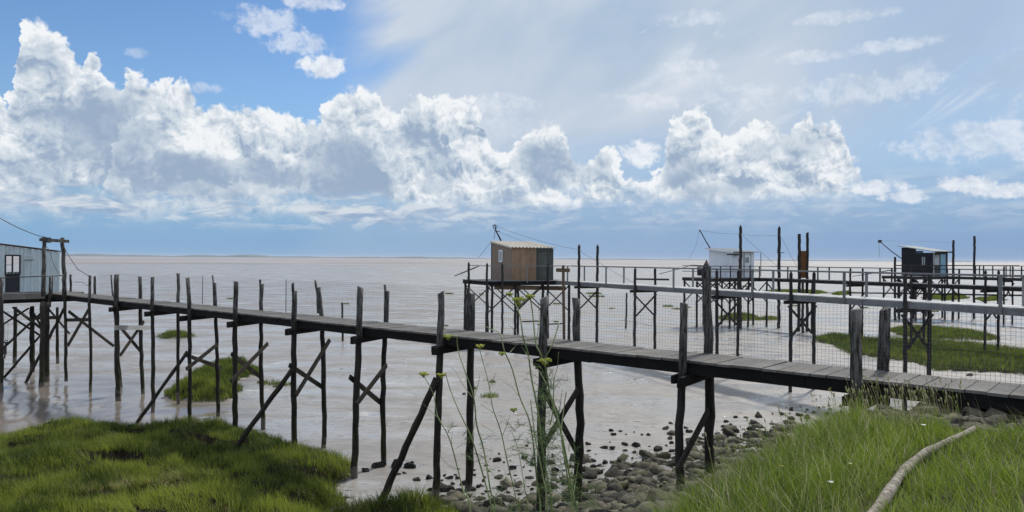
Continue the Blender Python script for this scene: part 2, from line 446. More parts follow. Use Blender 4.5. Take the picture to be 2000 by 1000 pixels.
# ------------------------------------------------------------------ terrain
CREST = np.array([(-300, -12), (-60, -2), (-8, 1), (-3, 2.4), (0.8, 4.3), (2.05, 6.4), (3.2, 7.95), (4.1, 9.0), (4.9, 9.9), (6.2, 10.3), (8.5, 9.6), (12, 7.5), (30, 0), (60, -8), (300, -40)], float)
SHORE = np.array([(-300, -1), (-60, 6), (-16, 11.5), (-8, 14.0), (-4.4, 16.6), (-1.5, 17.6), (0.6, 18.8), (3.0, 21.3), (5.6, 23.2), (8.6, 25.6), (11.5, 26.6), (16, 26.6), (30, 25), (60, 24), (300, 20)], float)
def pl_dist(x, y, P):
    """distance to a polyline and whether the point lies on its seaward side"""
    best = np.full(x.shape, 1e9); sgn = np.zeros(x.shape)
    for (x0, y0), (x1, y1) in zip(P[:-1], P[1:]):
        dx, dy = x1 - x0, y1 - y0; L2 = dx * dx + dy * dy
        t = np.clip(((x - x0) * dx + (y - y0) * dy) / L2, 0, 1)
        px = x - (x0 + t * dx); py = y - (y0 + t * dy)
        d = np.hypot(px, py); m = d < best
        c = dx * py - dy * px
        best = np.where(m, d, best); sgn = np.where(m, np.sign(c), sgn)
    return best, sgn
_ph = [(NR.uniform(0, 6.28), NR.uniform(0, 6.28), NR.uniform(0, 6.28)) for _ in range(40)]
def wob(x, y, wl, seed=0):
    """smooth pseudo-noise, about -1..1"""
    s = 0
    for i in range(6):
        a, b, c = _ph[(i * 3 + seed) % 40]
        k = 6.283 / (wl * (0.6 + 0.25 * i))
        s = s + np.sin(k * (x * math.cos(a) + y * math.sin(a)) + b + 1.7 * np.sin(k * 0.6 * (x * math.cos(c) + y * math.sin(c))))
    return s / 3.2
def poly_sd(x, y, P):
    """signed distance, positive inside"""
    P = np.array(P); Q = np.vstack([P, P[:1]])
    best = np.full(x.shape, 1e9); ins = np.zeros(x.shape, bool)
    for (x0, y0), (x1, y1) in zip(Q[:-1], Q[1:]):
        dx, dy = x1 - x0, y1 - y0
        t = np.clip(((x - x0) * dx + (y - y0) * dy) / (dx * dx + dy * dy + 1e-9), 0, 1)
        best = np.minimum(best, np.hypot(x - x0 - t * dx, y - y0 - t * dy))
        if y1 != y0: ins ^= ((y0 > y) != (y1 > y)) & (x < (x1 - x0) * (y - y0) / (y1 - y0) + x0)
    return np.where(ins, best, -best)
def gpoly(pts, z=0.0):
    return [tuple(on_plane(px, py, z).xy) for px, py in pts]

MARSH = [   # (outline in the photograph, height of the mound, edge width)
    (gpoly([(-160, 880), (-60, 868), (0, 860), (60, 838), (130, 832), (220, 834), (330, 838), (430, 832), (490, 842), (560, 868), (640, 888), (684, 902), (692, 925), (655, 942), (668, 955), (690, 962), (650, 985), (640, 1010),
            (700, 988), (800, 984), (880, 990), (900, 1060), (900, 1400), (-160, 1400)], 0.12), 0.34, 0.9),
    (gpoly([(318, 775), (350, 755), (395, 742), (380, 728), (420, 718), (500, 720), (505, 730), (460, 742), (462, 780), (400, 783)], 0.05), 0.40, 0.8),
    (gpoly([(1590, 661), (1625, 652), (1700, 662), (1800, 664), (1900, 672), (2060, 692), (2400, 720), (2400, 760), (2060, 735), (1960, 728), (1830, 722), (1790, 708), (1745, 702), (1660, 690), (1630, 673), (1600, 668)], 0.05), 0.12, 0.8),
    (gpoly([(1738, 643), (1790, 639), (1880, 645), (1950, 658), (1935, 664), (1830, 662), (1760, 655)], 0.05), 0.12, 0.8),
    (gpoly([(1402, 622), (1420, 616), (1450, 614), (1480, 619), (1484, 625), (1440, 627)], 0.05), 0.15, 0.8),
    (gpoly([(1488, 622), (1520, 620), (1518, 624), (1492, 625)], 0.05), 0.1, 0.5),
    (gpoly([(1480, 572), (1520, 566), (1600, 568), (1617, 573), (1560, 577), (1500, 576)], 0.05), 0.2, 1.5),
    (gpoly([(1628, 573), (1660, 568), (1655, 575), (1630, 577)], 0.05), 0.2, 1.5),
    (gpoly([(1830, 576), (1870, 573), (1892, 582), (1850, 586), (1800, 582)], 0.05), 0.2, 1.5),
    (gpoly([(1905, 583), (1945, 578), (1965, 586), (1920, 588)], 0.05), 0.2, 1.5),
    (gpoly([(306, 658), (330, 653), (368, 652), (372, 660), (330, 662)], 0.05), 0.2, 0.6),
]
HOLES = [gpoly([(128, 908), (180, 898), (240, 890), (300, 895), (270, 910), (200, 914)], 0.3),
         gpoly([(175, 850), (250, 842), (340, 850), (430, 858), (440, 868), (400, 874), (370, 862), (260, 856)], 0.3),
         gpoly([(10, 876), (40, 866), (70, 866), (66, 882), (20, 890)], 0.3),
         gpoly([(440, 868), (490, 862), (500, 872), (455, 880)], 0.3), gpoly([(590, 925), (640, 918), (650, 930), (600, 934)], 0.3), gpoly([(285, 912), (305, 908), (300, 920), (280, 922)], 0.3),
         gpoly([(420, 962), (470, 952), (470, 962), (430, 970)], 0.3)]
def terrain(x, y):
    """height, soil mask, bank mask"""
    x = np.asarray(x, float); y = np.asarray(y, float)
    dc, sc_ = pl_dist(x, y, CREST); ds, ss = pl_dist(x, y, SHORE)
    ds = ds + wob(x, y, 3.0, 5) * 0.35
    t = dc / (dc + np.maximum(ds, 0.01) + 1e-6)
    z_slope = 3.45 * (1 - t) ** 2.1
    rise = 3.45 + 0.12 * (1 - np.exp(-dc * 0.5)) + 0.03 * wob(x, y, 2.2, 1)
    z = np.where(sc_ < 0, rise, np.where(ss < 0, z_slope, 0.0))
    bank = np.where(sc_ < 0, 1.0, np.where(ss < 0, np.clip(z_slope * 3.0, 0, 1), 0.0))
    z = z + (ss >= 0) * 0.018 * wob(x, y, 2.4, 2) * (y < 120) + (ss < 0) * (sc_ > 0) * 0.05 * wob(x, y, 0.8, 3) * np.clip(z_slope, 0, 1)
    soil = np.zeros(x.shape)
    near = (y < 130) & (y > 3) & (np.abs(x) < 60)
    for P, h, ew in MARSH:
        P = np.array(P)
        m = near & (x > P[:, 0].min() - 1) & (x < P[:, 0].max() + 1) & (y > P[:, 1].min() - 1) & (y < P[:, 1].max() + 1)
        if not m.any(): continue
        sd = poly_sd(x[m], y[m], P) + 0.14 * wob(x[m], y[m], 1.0, 4)
        k = np.clip(sd / ew, 0, 1); k = k * k * (3 - 2 * k)
        zz = z[m]; z[m] = np.maximum(zz, h * k * (1 + 0.30 * wob(x[m], y[m], 2.3, 15) * (h > .3)) + (0.05 if h > .3 else .02) * (k > 0) * wob(x[m], y[m], 0.7, 6) + (k > 0) * h * 0.15)
        soil[m] = np.maximum(soil[m], np.clip(sd / 0.12 + 0.4, 0, 1))
    for P in HOLES:
        sd = poly_sd(x, y, P) + 0.1 * wob(x, y, 0.6, 8)
        z = z - 0.40 * np.clip(sd / 0.22, 0, 1) * (soil > 0)
    return z, soil, bank

def tz(x, y):
    return float(terrain(np.array([x]), np.array([y]))[0][0])
def on_ground(px, py):
    """where the line of sight through a pixel meets the ground"""
    d = ray(px, py); d = d / d.y
    ys = np.linspace(1.5, 70, 1400) if py > 610 else np.linspace(20, 400, 2000)
    z = terrain(d.x * ys, ys)[0]; zz = H + d.z * ys
    i = int(np.argmax(zz <= z)) if (zz <= z).any() else len(ys) - 1
    return Vector((d.x * ys[i], ys[i], float(z[i])))

def ground():
    def axis(lo, hi, step, far, g=1.13):
        a = list(np.arange(lo, hi + 1e-6, step)); s = step; v = a[-1]
        while v < far: s *= g; v += s; a.append(v)
        return a
    xp = axis(0, 27, 0.14, 30000); xn = axis(0, 19, 0.14, 30000)
    xs = np.array([-v for v in reversed(xn[1:])] + xp)
    yp = axis(2, 34, 0.14, 30000, 1.05)
    ys = np.array([-40, -20, -10, -5, -2, 0, 1] + yp)
    X, Y = np.meshgrid(xs, ys); nx, ny = len(xs), len(ys)
    z, soil, bank = terrain(X.ravel(), Y.ravel())
    v = np.stack([X.ravel(), Y.ravel(), z], 1)
    i = np.arange((nx - 1) * (ny - 1)); r, c = i // (nx - 1), i % (nx - 1)
    a = r * nx + c
    loops = np.stack([a, a + 1, a + nx + 1, a + nx], 1).ravel()
    def fn(nt, b, L):
        g = nt.nodes.new('ShaderNodeNewGeometry'); pos = g.outputs['Position']
        def vec(sx, sy):
            mp = nt.nodes.new('ShaderNodeMapping'); mp.inputs['Scale'].default_value = (sx, sy, 1); L.new(pos, mp.inputs[0]); return mp.outputs[0]
        sp = nt.nodes.new('ShaderNodeSeparateXYZ'); L.new(pos, sp.inputs[0]); px, py, pz = (E(sp.outputs[k]) for k in range(3))
        soil = attr(nt, 'soil'); bank = attr(nt, 'bank')
        n1 = noise(vec(0.35, 0.9), 0.45, 6, 0.6, 0.6)          # wide sheets of wetter mud
        n2 = noise(vec(1.2, 3.2), 1.3, 6, 0.62, 0.4)           # ripple-sized streaks
        n3 = noise(vec(1, 1), 9.0, 4, 0.6)
        n4 = noise(vec(0.02, 0.07), 0.5, 5, 0.55, 0.3)         # far bands
        mud = mixc(sstep(n1 * 0.6 + n2 * 0.4, 0.40, 0.60), (0.172, 0.158, 0.138), (0.306, 0.291, 0.262))
        mud = mixc(sstep(n4, 0.42, 0.62) * 0.4, mud, (0.23, 0.212, 0.196))
        # drainage cracks and lines of small dark pits, lying roughly across the view
        cr = voro(vec(0.35, 1.5), 0.9, 1.0, 0.5, 2.0, 0.0, 'DISTANCE_TO_EDGE')
        pit = sstep(noise(vec(2.2, 6.5), 1.6, 5, 0.7), 0.585, 0.645) * sstep(noise(vec(0.22, 0.6), 0.9, 3, 0.5), 0.46, 0.58)
        mud = mixc(pit * 0.85, mud, (0.055, 0.048, 0.043))
        wet = sstep(n1 + (n2 - 0.5) * 0.35, 0.46, 0.56)
        # the shallow water lying at the foot of the left footbridge
        ww = noise(vec(0.5, 1.0), 0.55, 4, 0.55)
        pool = sstep(px * 1.0 + (py - 24.0) * 0.30 + (ww - 0.5) * 9.0, -8.0, -11.0) * sstep(py + (ww - 0.5) * 6.0, 35.0, 31.5) * sstep(pz, 0.06, 0.02)
        pud = sstep(noise(vec(0.8, 1.7), 0.55, 3, 0.5), 0.635, 0.65) * sstep(pz, 0.07, 0.03)
        mud = mixc(pool * 0.8, mud, (0.150, 0.124, 0.102))
        c = mixc(soil, mud, mixc(sstep(n3, 0.35, 0.7), (0.010, 0.009, 0.006), (0.028, 0.024, 0.015)))
        rub = mixc(sstep(n3, 0.3, 0.7), (0.022, 0.020, 0.013), (0.075, 0.068, 0.045))
        c = mixc(bank, c, rub)
        L.new(c, b.inputs['Base Color'])
        dry = emax(soil, bank)
        r = 0.50 - wet * 0.30 + (n3 - 0.5) * 0.1
        r = r * (1.0 - pool) + pool * 0.14
        r = r * (1.0 - pud) + pud * 0.04
        r = emax(r, dry * 0.85)
        L.new(r.v, b.inputs['Roughness'])
        b.inputs['IOR'].default_value = 1.42
        L.new((0.5 - dry * 0.45).v, b.inputs['Specular IOR Level'])
        fl = (1.0 - emax(pool * 0.90, pud)) 
        h = (n2 * 0.055 * (1.0 - wet * 0.55) + noise(vec(1, 1.6), 5.0, 5, 0.65) * 0.016 - pit * 0.03) * fl + soil * n3 * 0.05
        bump(nt, b, h, 0.75, 1.0)
    o = np_mesh('ground', v, loops, i * 4, np.full(len(i), 4), material('estuary_mud', fn), {'soil': soil, 'bank': bank}, True)
    tag(o, kind='structure')
ground()

def sea():
    # shallow silty water beyond the mud flat, with a ragged edge
    xs = [-30000, -8000, -3000] + [-1500 + 30 * k for k in range(120)] + [3000, 8000, 30000]
    near = []
    for k, x in enumerate(xs):
        y = 520 + 60 * math.sin(x * 0.004 + 1) + 25 * math.sin(x * 0.021) + RND.uniform(-9, 9)
        near.append((x, y, 0.06))
    mb = MB(); n = len(xs)
    vs = near + [(x, 2500, 0.06) for x in xs] + [(x, 29500, 0.06) for x in xs]
    fs = [(i, i + 1, n + i + 1, n + i) for i in range(n - 1)] + [(n + i, n + i + 1, 2 * n + i + 1, 2 * n + i) for i in range(n - 1)]
    mb.add(vs, fs)
    def fn(nt, b, L):
        g = nt.nodes.new('ShaderNodeNewGeometry')
        mp = nt.nodes.new('ShaderNodeMapping'); mp.inputs['Scale'].default_value = (0.004, 0.012, 1); L.new(g.outputs['Position'], mp.inputs[0])
        n1 = noise(mp.outputs[0], 1.0, 5, 0.6, 0.5)
        L.new(mixc(sstep(n1, 0.38, 0.64), (0.20, 0.18, 0.165), (0.33, 0.305, 0.285)), b.inputs['Base Color'])
        b.inputs['Roughness'].default_value = 0.5; b.inputs['IOR'].default_value = 1.33
        mp2 = nt.nodes.new('ShaderNodeMapping'); mp2.inputs['Scale'].default_value = (0.1, 0.35, 1); L.new(g.outputs['Position'], mp2.inputs[0])
        bump(nt, b, noise(mp2.outputs[0], 1.0, 5, 0.7), 0.5, 2.0)
    tag(mb.build('water', material('silty_water', fn)), kind='structure')
    # low wooded coast across the estuary
    mb = MB(); N = 260; X0, X1 = -5900, 5600; rows = []
    for i in range(N + 1):
        x = X0 + (X1 - X0) * i / N
        px = 1000 + F * x / 9000
        env = 1.0 if px < 480 else (0.55 if px < 900 else 0.32)
        hh = 7 + env * (13 + 7 * math.sin(i * 0.13) + 5 * math.sin(i * 0.41 + 2)) + RND.uniform(0, 5) * env
        rows.append((x, hh * (0.4 if px < 125 else 1)))
    vs = []; fs = []
    for x, hh in rows:
        vs += [(x, 9000, -1), (x, 9030, hh * 0.8), (x, 9200, hh), (x, 9800, hh * 0.7), (x, 9900, -1)]
    for i in range(N):
        for k in range(4):
            a = i * 5 + k; fs.append((a, a + 5, a + 6, a + 1))
    mb.add(vs, fs)
    def fc(nt, b, L):
        b.inputs['Base Color'].default_value = (0.05, 0.065, 0.05, 1); b.inputs['Roughness'].default_value = 0.9
    tag(mb.build('hills', material('far_coast_woodland', fc)), kind='structure')
sea()

# ------------------------------------------------------------------ the near footbridge
class Frame:
    def __init__(s, o, u, v=None):
        s.o = Vector((o[0], o[1], 0)); s.u = Vector((u[0], u[1], 0)).normalized()
        s.v = Vector((-s.u.y, s.u.x, 0)) if v is None else Vector((*v, 0)).normalized()
    def p(s, a, t, z=0.0):
        q = s.o + s.u * a + s.v * t; return Vector((q.x, q.y, z))
    def hit(s, px, py, t):
        """pixel -> point in the upright plane t = const"""
        d = ray(px, py); P0 = s.p(0, t); k = P0.dot(s.v) / d.dot(s.v)
        return Vector((d.x * k, d.y * k, H + d.z * k))
    def hit_s(s, px, py, a):
        d = ray(px, py); P0 = s.p(a, 0); k = P0.dot(s.u) / d.dot(s.u)
        return Vector((d.x * k, d.y * k, H + d.z * k))
    def s_of(s, px, t, py=505): return (s.hit(px, py, t) - s.o).dot(s.u)
def plane_hit(px, py, P0, P1):
    n = (Vector(P1) - Vector(P0)).cross(Vector((0, 0, 1))).normalized()
    d = ray(px, py); k = (Vector(P0) - Vector((0, 0, H))).dot(n) / d.dot(n)
    return Vector((0, 0, H)) + d * k

def crooked(pts, r, seed, top='flat', n=9, jit=0.12, taper=0.12):
    """a rough round post through 3-D points (top first)"""
    rs = random.Random(seed); P = [Vector(p) for p in pts]
    L = [0]
    for a, b in zip(P[:-1], P[1:]): L.append(L[-1] + (b - a).length)
    tot = L[-1]; N = max(6, int(tot / 0.28)); out = []; rad = []
    for i in range(N + 1):
        s = tot * i / N; k = 0
        while k < len(L) - 2 and L[k + 1] < s: k += 1
        q = P[k].lerp(P[k + 1], (s - L[k]) / max(1e-6, L[k + 1] - L[k]))
        w = 0.10 * r if 0 < i < N else 0
        out.append(q + Vector((rs.uniform(-w, w) * 2, rs.uniform(-w, w) * 2, 0)))
        rad.append(r * (1 - taper / 2 + taper * i / N) * (1 + rs.uniform(-0.06, 0.06)))
    mb = MB()
    if top == 'point':
        out = [out[0] + (out[0] - out[1]).normalized() * 0.0, out[0] + (out[1] - out[0]).normalized() * r * 1.9] + out[1:]
        rad = [r * 0.12, r] + rad[1:]
    elif top == 'slant':
        pass
    mb.tube(out[::-1], rad[::-1], n, True, jit, seed)
    if top != 'point' and n > 6:      # cut the head slightly aslant
        z = max(v[2] for v in mb.v); sl = rs.uniform(-0.5, 0.5)
        for i, v in enumerate(mb.v):
            if v[2] > z - 0.02: mb.v[i] = (v[0], v[1], v[2] + (v[0] - out[0].x) * sl)
    return mb

ZD = 3.80
A1 = Frame((6.52, 9.46), (-0.750, 0.662), (-0.662, -0.750))
S_END = A1.s_of(98, 0) + 0.2
W1 = 1.0

def near_bridge():
    root = empty('footbridge', A1.p(14, -0.5, 0), 'long timber footbridge in the foreground, grey plank deck on crooked black posts', 'footbridge')
    # deck
    mb = MB(); s = -4.5; rs = random.Random(3)
    while s < S_END:
        w = rs.uniform(0.235, 0.275); z = ZD - 0.02 + rs.uniform(-0.005, 0.005)
        t0 = 0.05 + rs.uniform(-0.02, 0.02); t1 = -W1 - 0.04 + rs.uniform(-0.02, 0.02)
        a = A1.p(s + w / 2, t0, z); b = A1.p(s + w / 2, t1, z); b.z += rs.uniform(-0.006, 0.006)
        mb.bar(a, b, w - rs.uniform(0.008, 0.02), 0.04); s += w
    mb.build('deck', M['plank'], root)
    for t in (-0.02, -0.5, -0.96):
        mb = MB(); s = -4.5; rs = random.Random(int(t * 100) + 50)
        while s < S_END:
            l = rs.uniform(3.2, 4.2); e = min(s + l, S_END); dz = rs.uniform(-0.008, 0.008)
            mb.bar(A1.p(s, t, ZD - 0.137 + dz), A1.p(e - 0.012, t, ZD - 0.137 - dz), 0.075 + rs.uniform(0, .01), 0.19); s = e
        mb.build('side_beam', M['beam'], root)
    TN, TF = 0.13, -W1 - 0.13
    def post(pts, t, r, top='flat', seed=None, m='post'):
        P = [A1.hit(px, py, t) for px, py in pts]
        g = P[-1].copy(); gz = tz(g.x, g.y)
        # run the foot into the ground
        if P[-1].z > gz - 0.25:
            d = (P[-1] - P[-2]).normalized(); k = (P[-1].z - (gz - 0.25)) / max(0.2, -d.z); P[-1] = P[-1] + d * k
        return crooked(P, r, seed or int(pts[0][0]), top).build('post', M[m], root)
    N = {}
    near_posts = [([(176, 538), (174, 600), (178, 680), (177, 762)], .055), ([(228, 536), (227, 600), (229, 700), (231, 779)], .085),
        ([(298, 541), (297, 600), (299, 700), (299, 803)], .065), ([(367, 543), (370, 580), (371, 700), (371, 818)], .06),
        ([(461, 550), (460, 590), (459, 700), (459, 828)], .072), ([(575, 568), (574, 640), (574, 750), (575, 863)], .075),
        ([(704, 561), (702, 640), (697, 760), (692, 925)], .074), ([(861, 571), (860, 660), (856, 800), (851, 972)], .074),
        ([(1063, 581), (1061, 690), (1058, 820), (1055, 990)], .088), ([(1336, 592), (1334, 660), (1333, 730), (1326, 850), (1330, 1000)], .070),
        ([(1673, 604), (1672, 680), (1674, 730), (1672, 800)], .082)]
    for pts, r in near_posts:
        N[pts[0][0]] = pts; post(pts, TN, r)
    far_posts = [([(217, 537), (220, 580), (221, 590)], .035), ([(273, 540), (274, 600), (276, 690), (279, 774)], .075), ([(348, 534), (348, 600), (347, 700), (348, 795)], .06),
        ([(419, 552), (421, 600), (424, 700), (426, 810)], .065), ([(512, 555), (510, 600), (510, 720), (514, 832)], .068),
        ([(622, 562), (629, 620), (632, 740), (633, 800), (633, 872)], .068), ([(756, 568), (753, 640), (749, 700), (748, 790), (749, 908)], .072),
        ([(921, 573), (920, 650), (918, 780), (916, 955)], .08), ([(1124, 582), (1127, 680), (1130, 760), (1133, 820), (1129, 900), (1127, 990)], .085),
        ([(1380, 508), (1381, 600), (1384, 740), (1388, 970)], .092, 'point'), ([(1729, 603), (1727, 680), (1726, 735), (1726, 790)], .085)]
    for p_ in far_posts: post(p_[0], TF, p_[1], p_[2] if len(p_) > 2 else 'flat')
    # short stubs standing beside some of the posts
    for pts, t, r in [([(138, 536), (138, 585)], TF, .05), ([(185, 540), (185, 590)], TF, .06), ([(346, 534), (348, 556), (348, 590)], TF - .12, .035), ([(364, 543), (367, 560), (368, 596)], TN + .1, .035),
                      ([(415, 538), (417, 556), (418, 600)], TF - .1, .03), ([(508, 546), (509, 560), (509, 605)], TF - .1, .035), ([(572, 553), (573, 575), (573, 590)], TN + .1, .04), ([(616, 547), (620, 575), (622, 612)], TF - .1, .035),
                      ([(752, 556), (753, 580), (754, 625)], TF - .1, .035), ([(915, 562), (914, 600), (914, 645)], TF - .12, .05), ([(98, 541), (97, 600)], TN, .05), ([(123, 545), (127, 590), (129, 745)], TN, .07)]:
        P = [A1.hit(px, py, t) for px, py in pts]
        crooked(P, r, int(pts[0][0]) + 7).build('post', M['post'], root)
    # crossbeams under the stringers
    pairs = [(298, 348), (367, 421), (460, 510), (574, 629), (702, 753), (860, 920), (1061, 1126), (1334, 1383), (1672, 1727), (228, 274), (2050, 2140)]
    for a, b in pairs:
        sa = A1.s_of(a, TN, 640); sb = A1.s_of(b, TF, 640); hh = 0.17
        MB().bar(A1.p(sa - 0.10, TN + 0.30, ZD - 0.325), A1.p(sb - 0.10, TF - 0.14, ZD - 0.315), 0.09, hh).build('crossbeam', M['beam'], root)
        MB().bar(A1.p(sa + 0.12, TN + 0.12, ZD - 0.32), A1.p(sb + 0.12, TF - 0.1, ZD - 0.315), 0.07, hh * .8).build('crossbeam', M['beam'], root)
    # crossed braces between the two posts of a pair
    def P3(px, t, py=700): return A1.hit(px, py, t)
    X = [((228, 274), [((281, 628), (235, 694)), ((236, 640), (277, 689))]), ((370, 422), [((424, 673), (364, 721)), ((365, 694), (433, 719))]),
         ((460, 510), [((523, 671), (451, 745)), ((452, 691), (508, 736))]), ((574, 632), [((644, 664), (578, 772)), ((565, 715 - 2), (631, 757))]),
         ((697, 750), [((755, 713), (696, 790)), ((683, 736), (744, 787))]), ((1060, 1131), [((1129, 760), (1058, 878)), ((1064, 765), (1131, 890))]),
         ((123, 176), [((174, 603), (132, 676)), ((134, 608), (222, 676))]), ((1330, 1386), [((1383, 803), (1322, 920))])]
    for (a, b), br in X:
        p0 = P3(a, TN); p1 = P3(b, TF); dn = (p1 - p0).cross(Vector((0, 0, 1))).normalized()
        for i, (q0, q1) in enumerate(br):
            off = dn * (0.10 if i == 0 else -0.10)
            MB().bar(plane_hit(*q0, p0 + off, p1 + off), plane_hit(*q1, p0 + off, p1 + off), 0.045, 0.12, dn.cross(plane_hit(*q1, p0, p1) - plane_hit(*q0, p0, p1))).build('brace', M['brace'], root)
    # raking struts that lean outwards onto the mud
    for (a, b, rr, zz) in [((366, 688), (268, 826), .06, 0), ((571, 722), (458, 878), .07, .3), ((853, 742), (745, 978), .08, 0.05), ((128, 598), (50, 752), .07, -.1), ((78, 656), (8, 742), .06, -.1)]:
        top = A1.hit(*a, TN + .12); bot = on_plane(*b, zz)
        if a[0] < 200: top = at_depth(*a, bot.y + 1.2)
        if zz == -.1: bot.z = 0
        crooked([top, bot + (bot - top).normalized() * 0.3], rr, a[0], n=7).build('strut', M['brace'], root)
    # horizontal boards nailed across
    b0, b1 = P3(228, TN), P3(274, TF); n_ = (b1 - b0).cross(Vector((0, 0, 1))).normalized()
    if n_.y > 0: n_ = -n_
    o = MB().bar(plane_hit(218, 640, b0, b1) + n_ * .14, plane_hit(287, 640, b0, b1) + n_ * .14, 0.04, 0.18).build('cross_board', M['pale'], root)
    o['label'] = 'pale grey board nailed across the two posts'
    b0, b1 = P3(127, TN), P3(176, TN)
    MB().bar(plane_hit(124, 625, b0, b1) + n_ * .12, plane_hit(172, 624, b0, b1) + n_ * .12, 0.04, 0.14).build('cross_board', M['brace'], root)
    MB().bar(A1.hit(74, 621, TN), A1.hit(116, 620, TN), 0.05, 0.15).build('cross_board', M['brace'], root)
    return root
BR1 = near_bridge()

def wire_fence():
    s0, s1 = -4.3, A1.s_of(560, -W1); s2 = A1.s_of(190, -W1)
    root = empty('wire_fence', A1.p(12, -W1 - .02, ZD), 'see-through square wire mesh fence along the far edge of the plank deck', 'fence')
    mb = MB(); n = int((s1 - s0) / 0.06); rs = random.Random(5); T = -W1 - 0.035; r = 0.0026
    def sag(s): return 0.02 * math.sin(s * 1.3) + 0.012 * math.sin(s * 3.1 + 1)
    for i in range(n + 1):
        s = s0 + (s1 - s0) * i / n
        mb.bar(A1.p(s, T + sag(s * .8), ZD + 0.0), A1.p(s + rs.uniform(-.004, .004), T + sag(s + 2), ZD + 1.0 + sag(s)), r, r, (1, 0, 0))
    n2 = int((s2 - s1) / 0.12)
    for i in range(n2):
        s = s1 + (s2 - s1) * (i + 1) / n2
        mb.bar(A1.p(s, T, ZD), A1.p(s, T, ZD + 0.95 + sag(s)), r * .9, r * .9, (1, 0, 0))
    for j in range(18):
        z = ZD + 0.02 + 0.98 * j / 17; k = 80; e = s2
        for i in range(k):
            a = s0 + (e - s0) * i / k; b = s0 + (e - s0) * (i + 1) / k; f = j / 17
            mb.bar(A1.p(a, T + sag(a) * .8, z + sag(a) * f), A1.p(b, T + sag(b) * .8, z + sag(b) * f), r, r)
    mb.build('mesh_panel', M['wire'], root)
    for px in (558, 395):
        s = A1.s_of(px, T); MB().tube([A1.p(s, T - .02, ZD), A1.p(s, T - .02, ZD + 1.03)], 0.011, 6).build('stake', M['metal'], root)
wire_fence()

def cable(pts, r, label, name='cable', m='wire', sag=0.0, group=None):
    P = []
    for a, b in zip(pts[:-1], pts[1:]):
        a = Vector(a); b = Vector(b)
        for i in range(8):
            t = i / 8; q = a.lerp(b, t); q.z -= sag * 4 * t * (1 - t); P.append(q)
    P.append(Vector(pts[-1]))
    return solo(MB().tube(P, r, 5), name, M[m], P[0], label, 'cable', group)

# ------------------------------------------------------------------ sheds
def ribbed(mb, a, b, z0, za, zb, amp, period, nrm, thick=0.012, sharp=1.0):
    """upright ribbed sheet from a to b (2-D points), sloping top from za to zb"""
    a = Vector(a); b = Vector(b); L = (b - a).length; n = max(4, int(L / period * 6)); nrm = Vector(nrm)
    vs = []; fs = []
    for i in range(n + 1):
        t = i / n; w = math.sin(2 * math.pi * t * L / period); w = max(-1, min(1, w * sharp)) * amp
        p = a.lerp(b, t)
        for off in (w, w - thick):
            q = p + nrm * off
            vs += [(q.x, q.y, z0), (q.x, q.y, za + (zb - za) * t)]
    for i in range(n):
        k = i * 4
        fs += [(k, k + 4, k + 5, k + 1), (k + 2, k + 3, k + 7, k + 6), (k + 1, k + 5, k + 7, k + 3), (k, k + 2, k + 6, k + 4)]
    mb.add(vs, fs); return mb
def roof_sheet(mb, F4, amp, period, thick=0.02):
    """corrugated roof over corners (back-left, back-right, front-right, front-left); ribs run front to back"""
    bl, br, fr, fl = (Vector(p) for p in F4); L = (fr - fl).length; n = max(6, int(L / period * 6))
    vs = []; fs = []
    for i in range(n + 1):
        t = i / n; w = math.sin(2 * math.pi * t * L / period) * amp
        f = fl.lerp(fr, t); b = bl.lerp(br, t)
        for q in (f, b):
            vs += [(q.x, q.y, q.z + w), (q.x, q.y, q.z + w - thick)]
    for i in range(n):
        k = i * 4
        fs += [(k, k + 4, k + 6, k + 2), (k + 1, k + 3, k + 7, k + 5), (k, k + 1, k + 5, k + 4), (k + 2, k + 6, k + 7, k + 3)]
    fs += [(0, 2, 3, 1), (n * 4, n * 4 + 1, n * 4 + 3, n * 4 + 2)]
    mb.add(vs, fs); return mb

def shed_shell(root, Fr, s0, s1, t0, t1, z0, zf, zb, side, back, front=None, names=('wall',) * 4):
    """four walls; s0 is the front (shore side), t1 the left; zf front eave, zb back eave"""
    th = 0.05
    def wall(a, b, za, zb_, style, nrm):
        mb = MB()
        if style[0] == 'rib':
            ribbed(mb, a, b, z0, za, zb_, style[2], style[3], nrm, 0.012, style[4])
        else:
            a = Vector(a); b = Vector(b); L = (b - a).length; bw = style[2]; n = max(1, int(L / bw))
            for i in range(n):
                t_0 = i / n; t_1 = (i + 1) / n - 0.012 / L
                p, q = a.lerp(b, t_0), a.lerp(b, t_1)
                zz = za + (zb_ - za) * (t_0 + t_1) / 2
                nn = Vector(nrm) * (th / 2)
                j = 0.004 * ((i * 7) % 3)
                c = [p + Vector(nrm) * j, q + Vector(nrm) * j, q - nn, p - nn]
                z1a = za + (zb_ - za) * t_0; z1b = za + (zb_ - za) * t_1
                vs = [(v.x, v.y, z0) for v in c] + [(c[0].x, c[0].y, z1a), (c[1].x, c[1].y, z1b), (c[2].x, c[2].y, z1b), (c[3].x, c[3].y, z1a)]
                mb.add(vs, [(0, 1, 5, 4), (1, 2, 6, 5), (2, 3, 7, 6), (3, 0, 4, 7), (4, 5, 6, 7), (3, 2, 1, 0)])
        return mb.build('wall', M[style[1]], root)
    P = Fr.p
    wall(P(s1, t1), P(s0, t1), zb, zf, side, Fr.v)                     # left
    wall(P(s1 - .06, t0), P(s0 + .06, t0), zb, zf, back, -Fr.v)                    # right
    wall(P(s1, t1 - .06), P(s1, t0), zb, zb, back, Fr.u)                     # back
    if front: wall(P(s0, t1), P(s0, t0), zf, zf, front, -Fr.u)

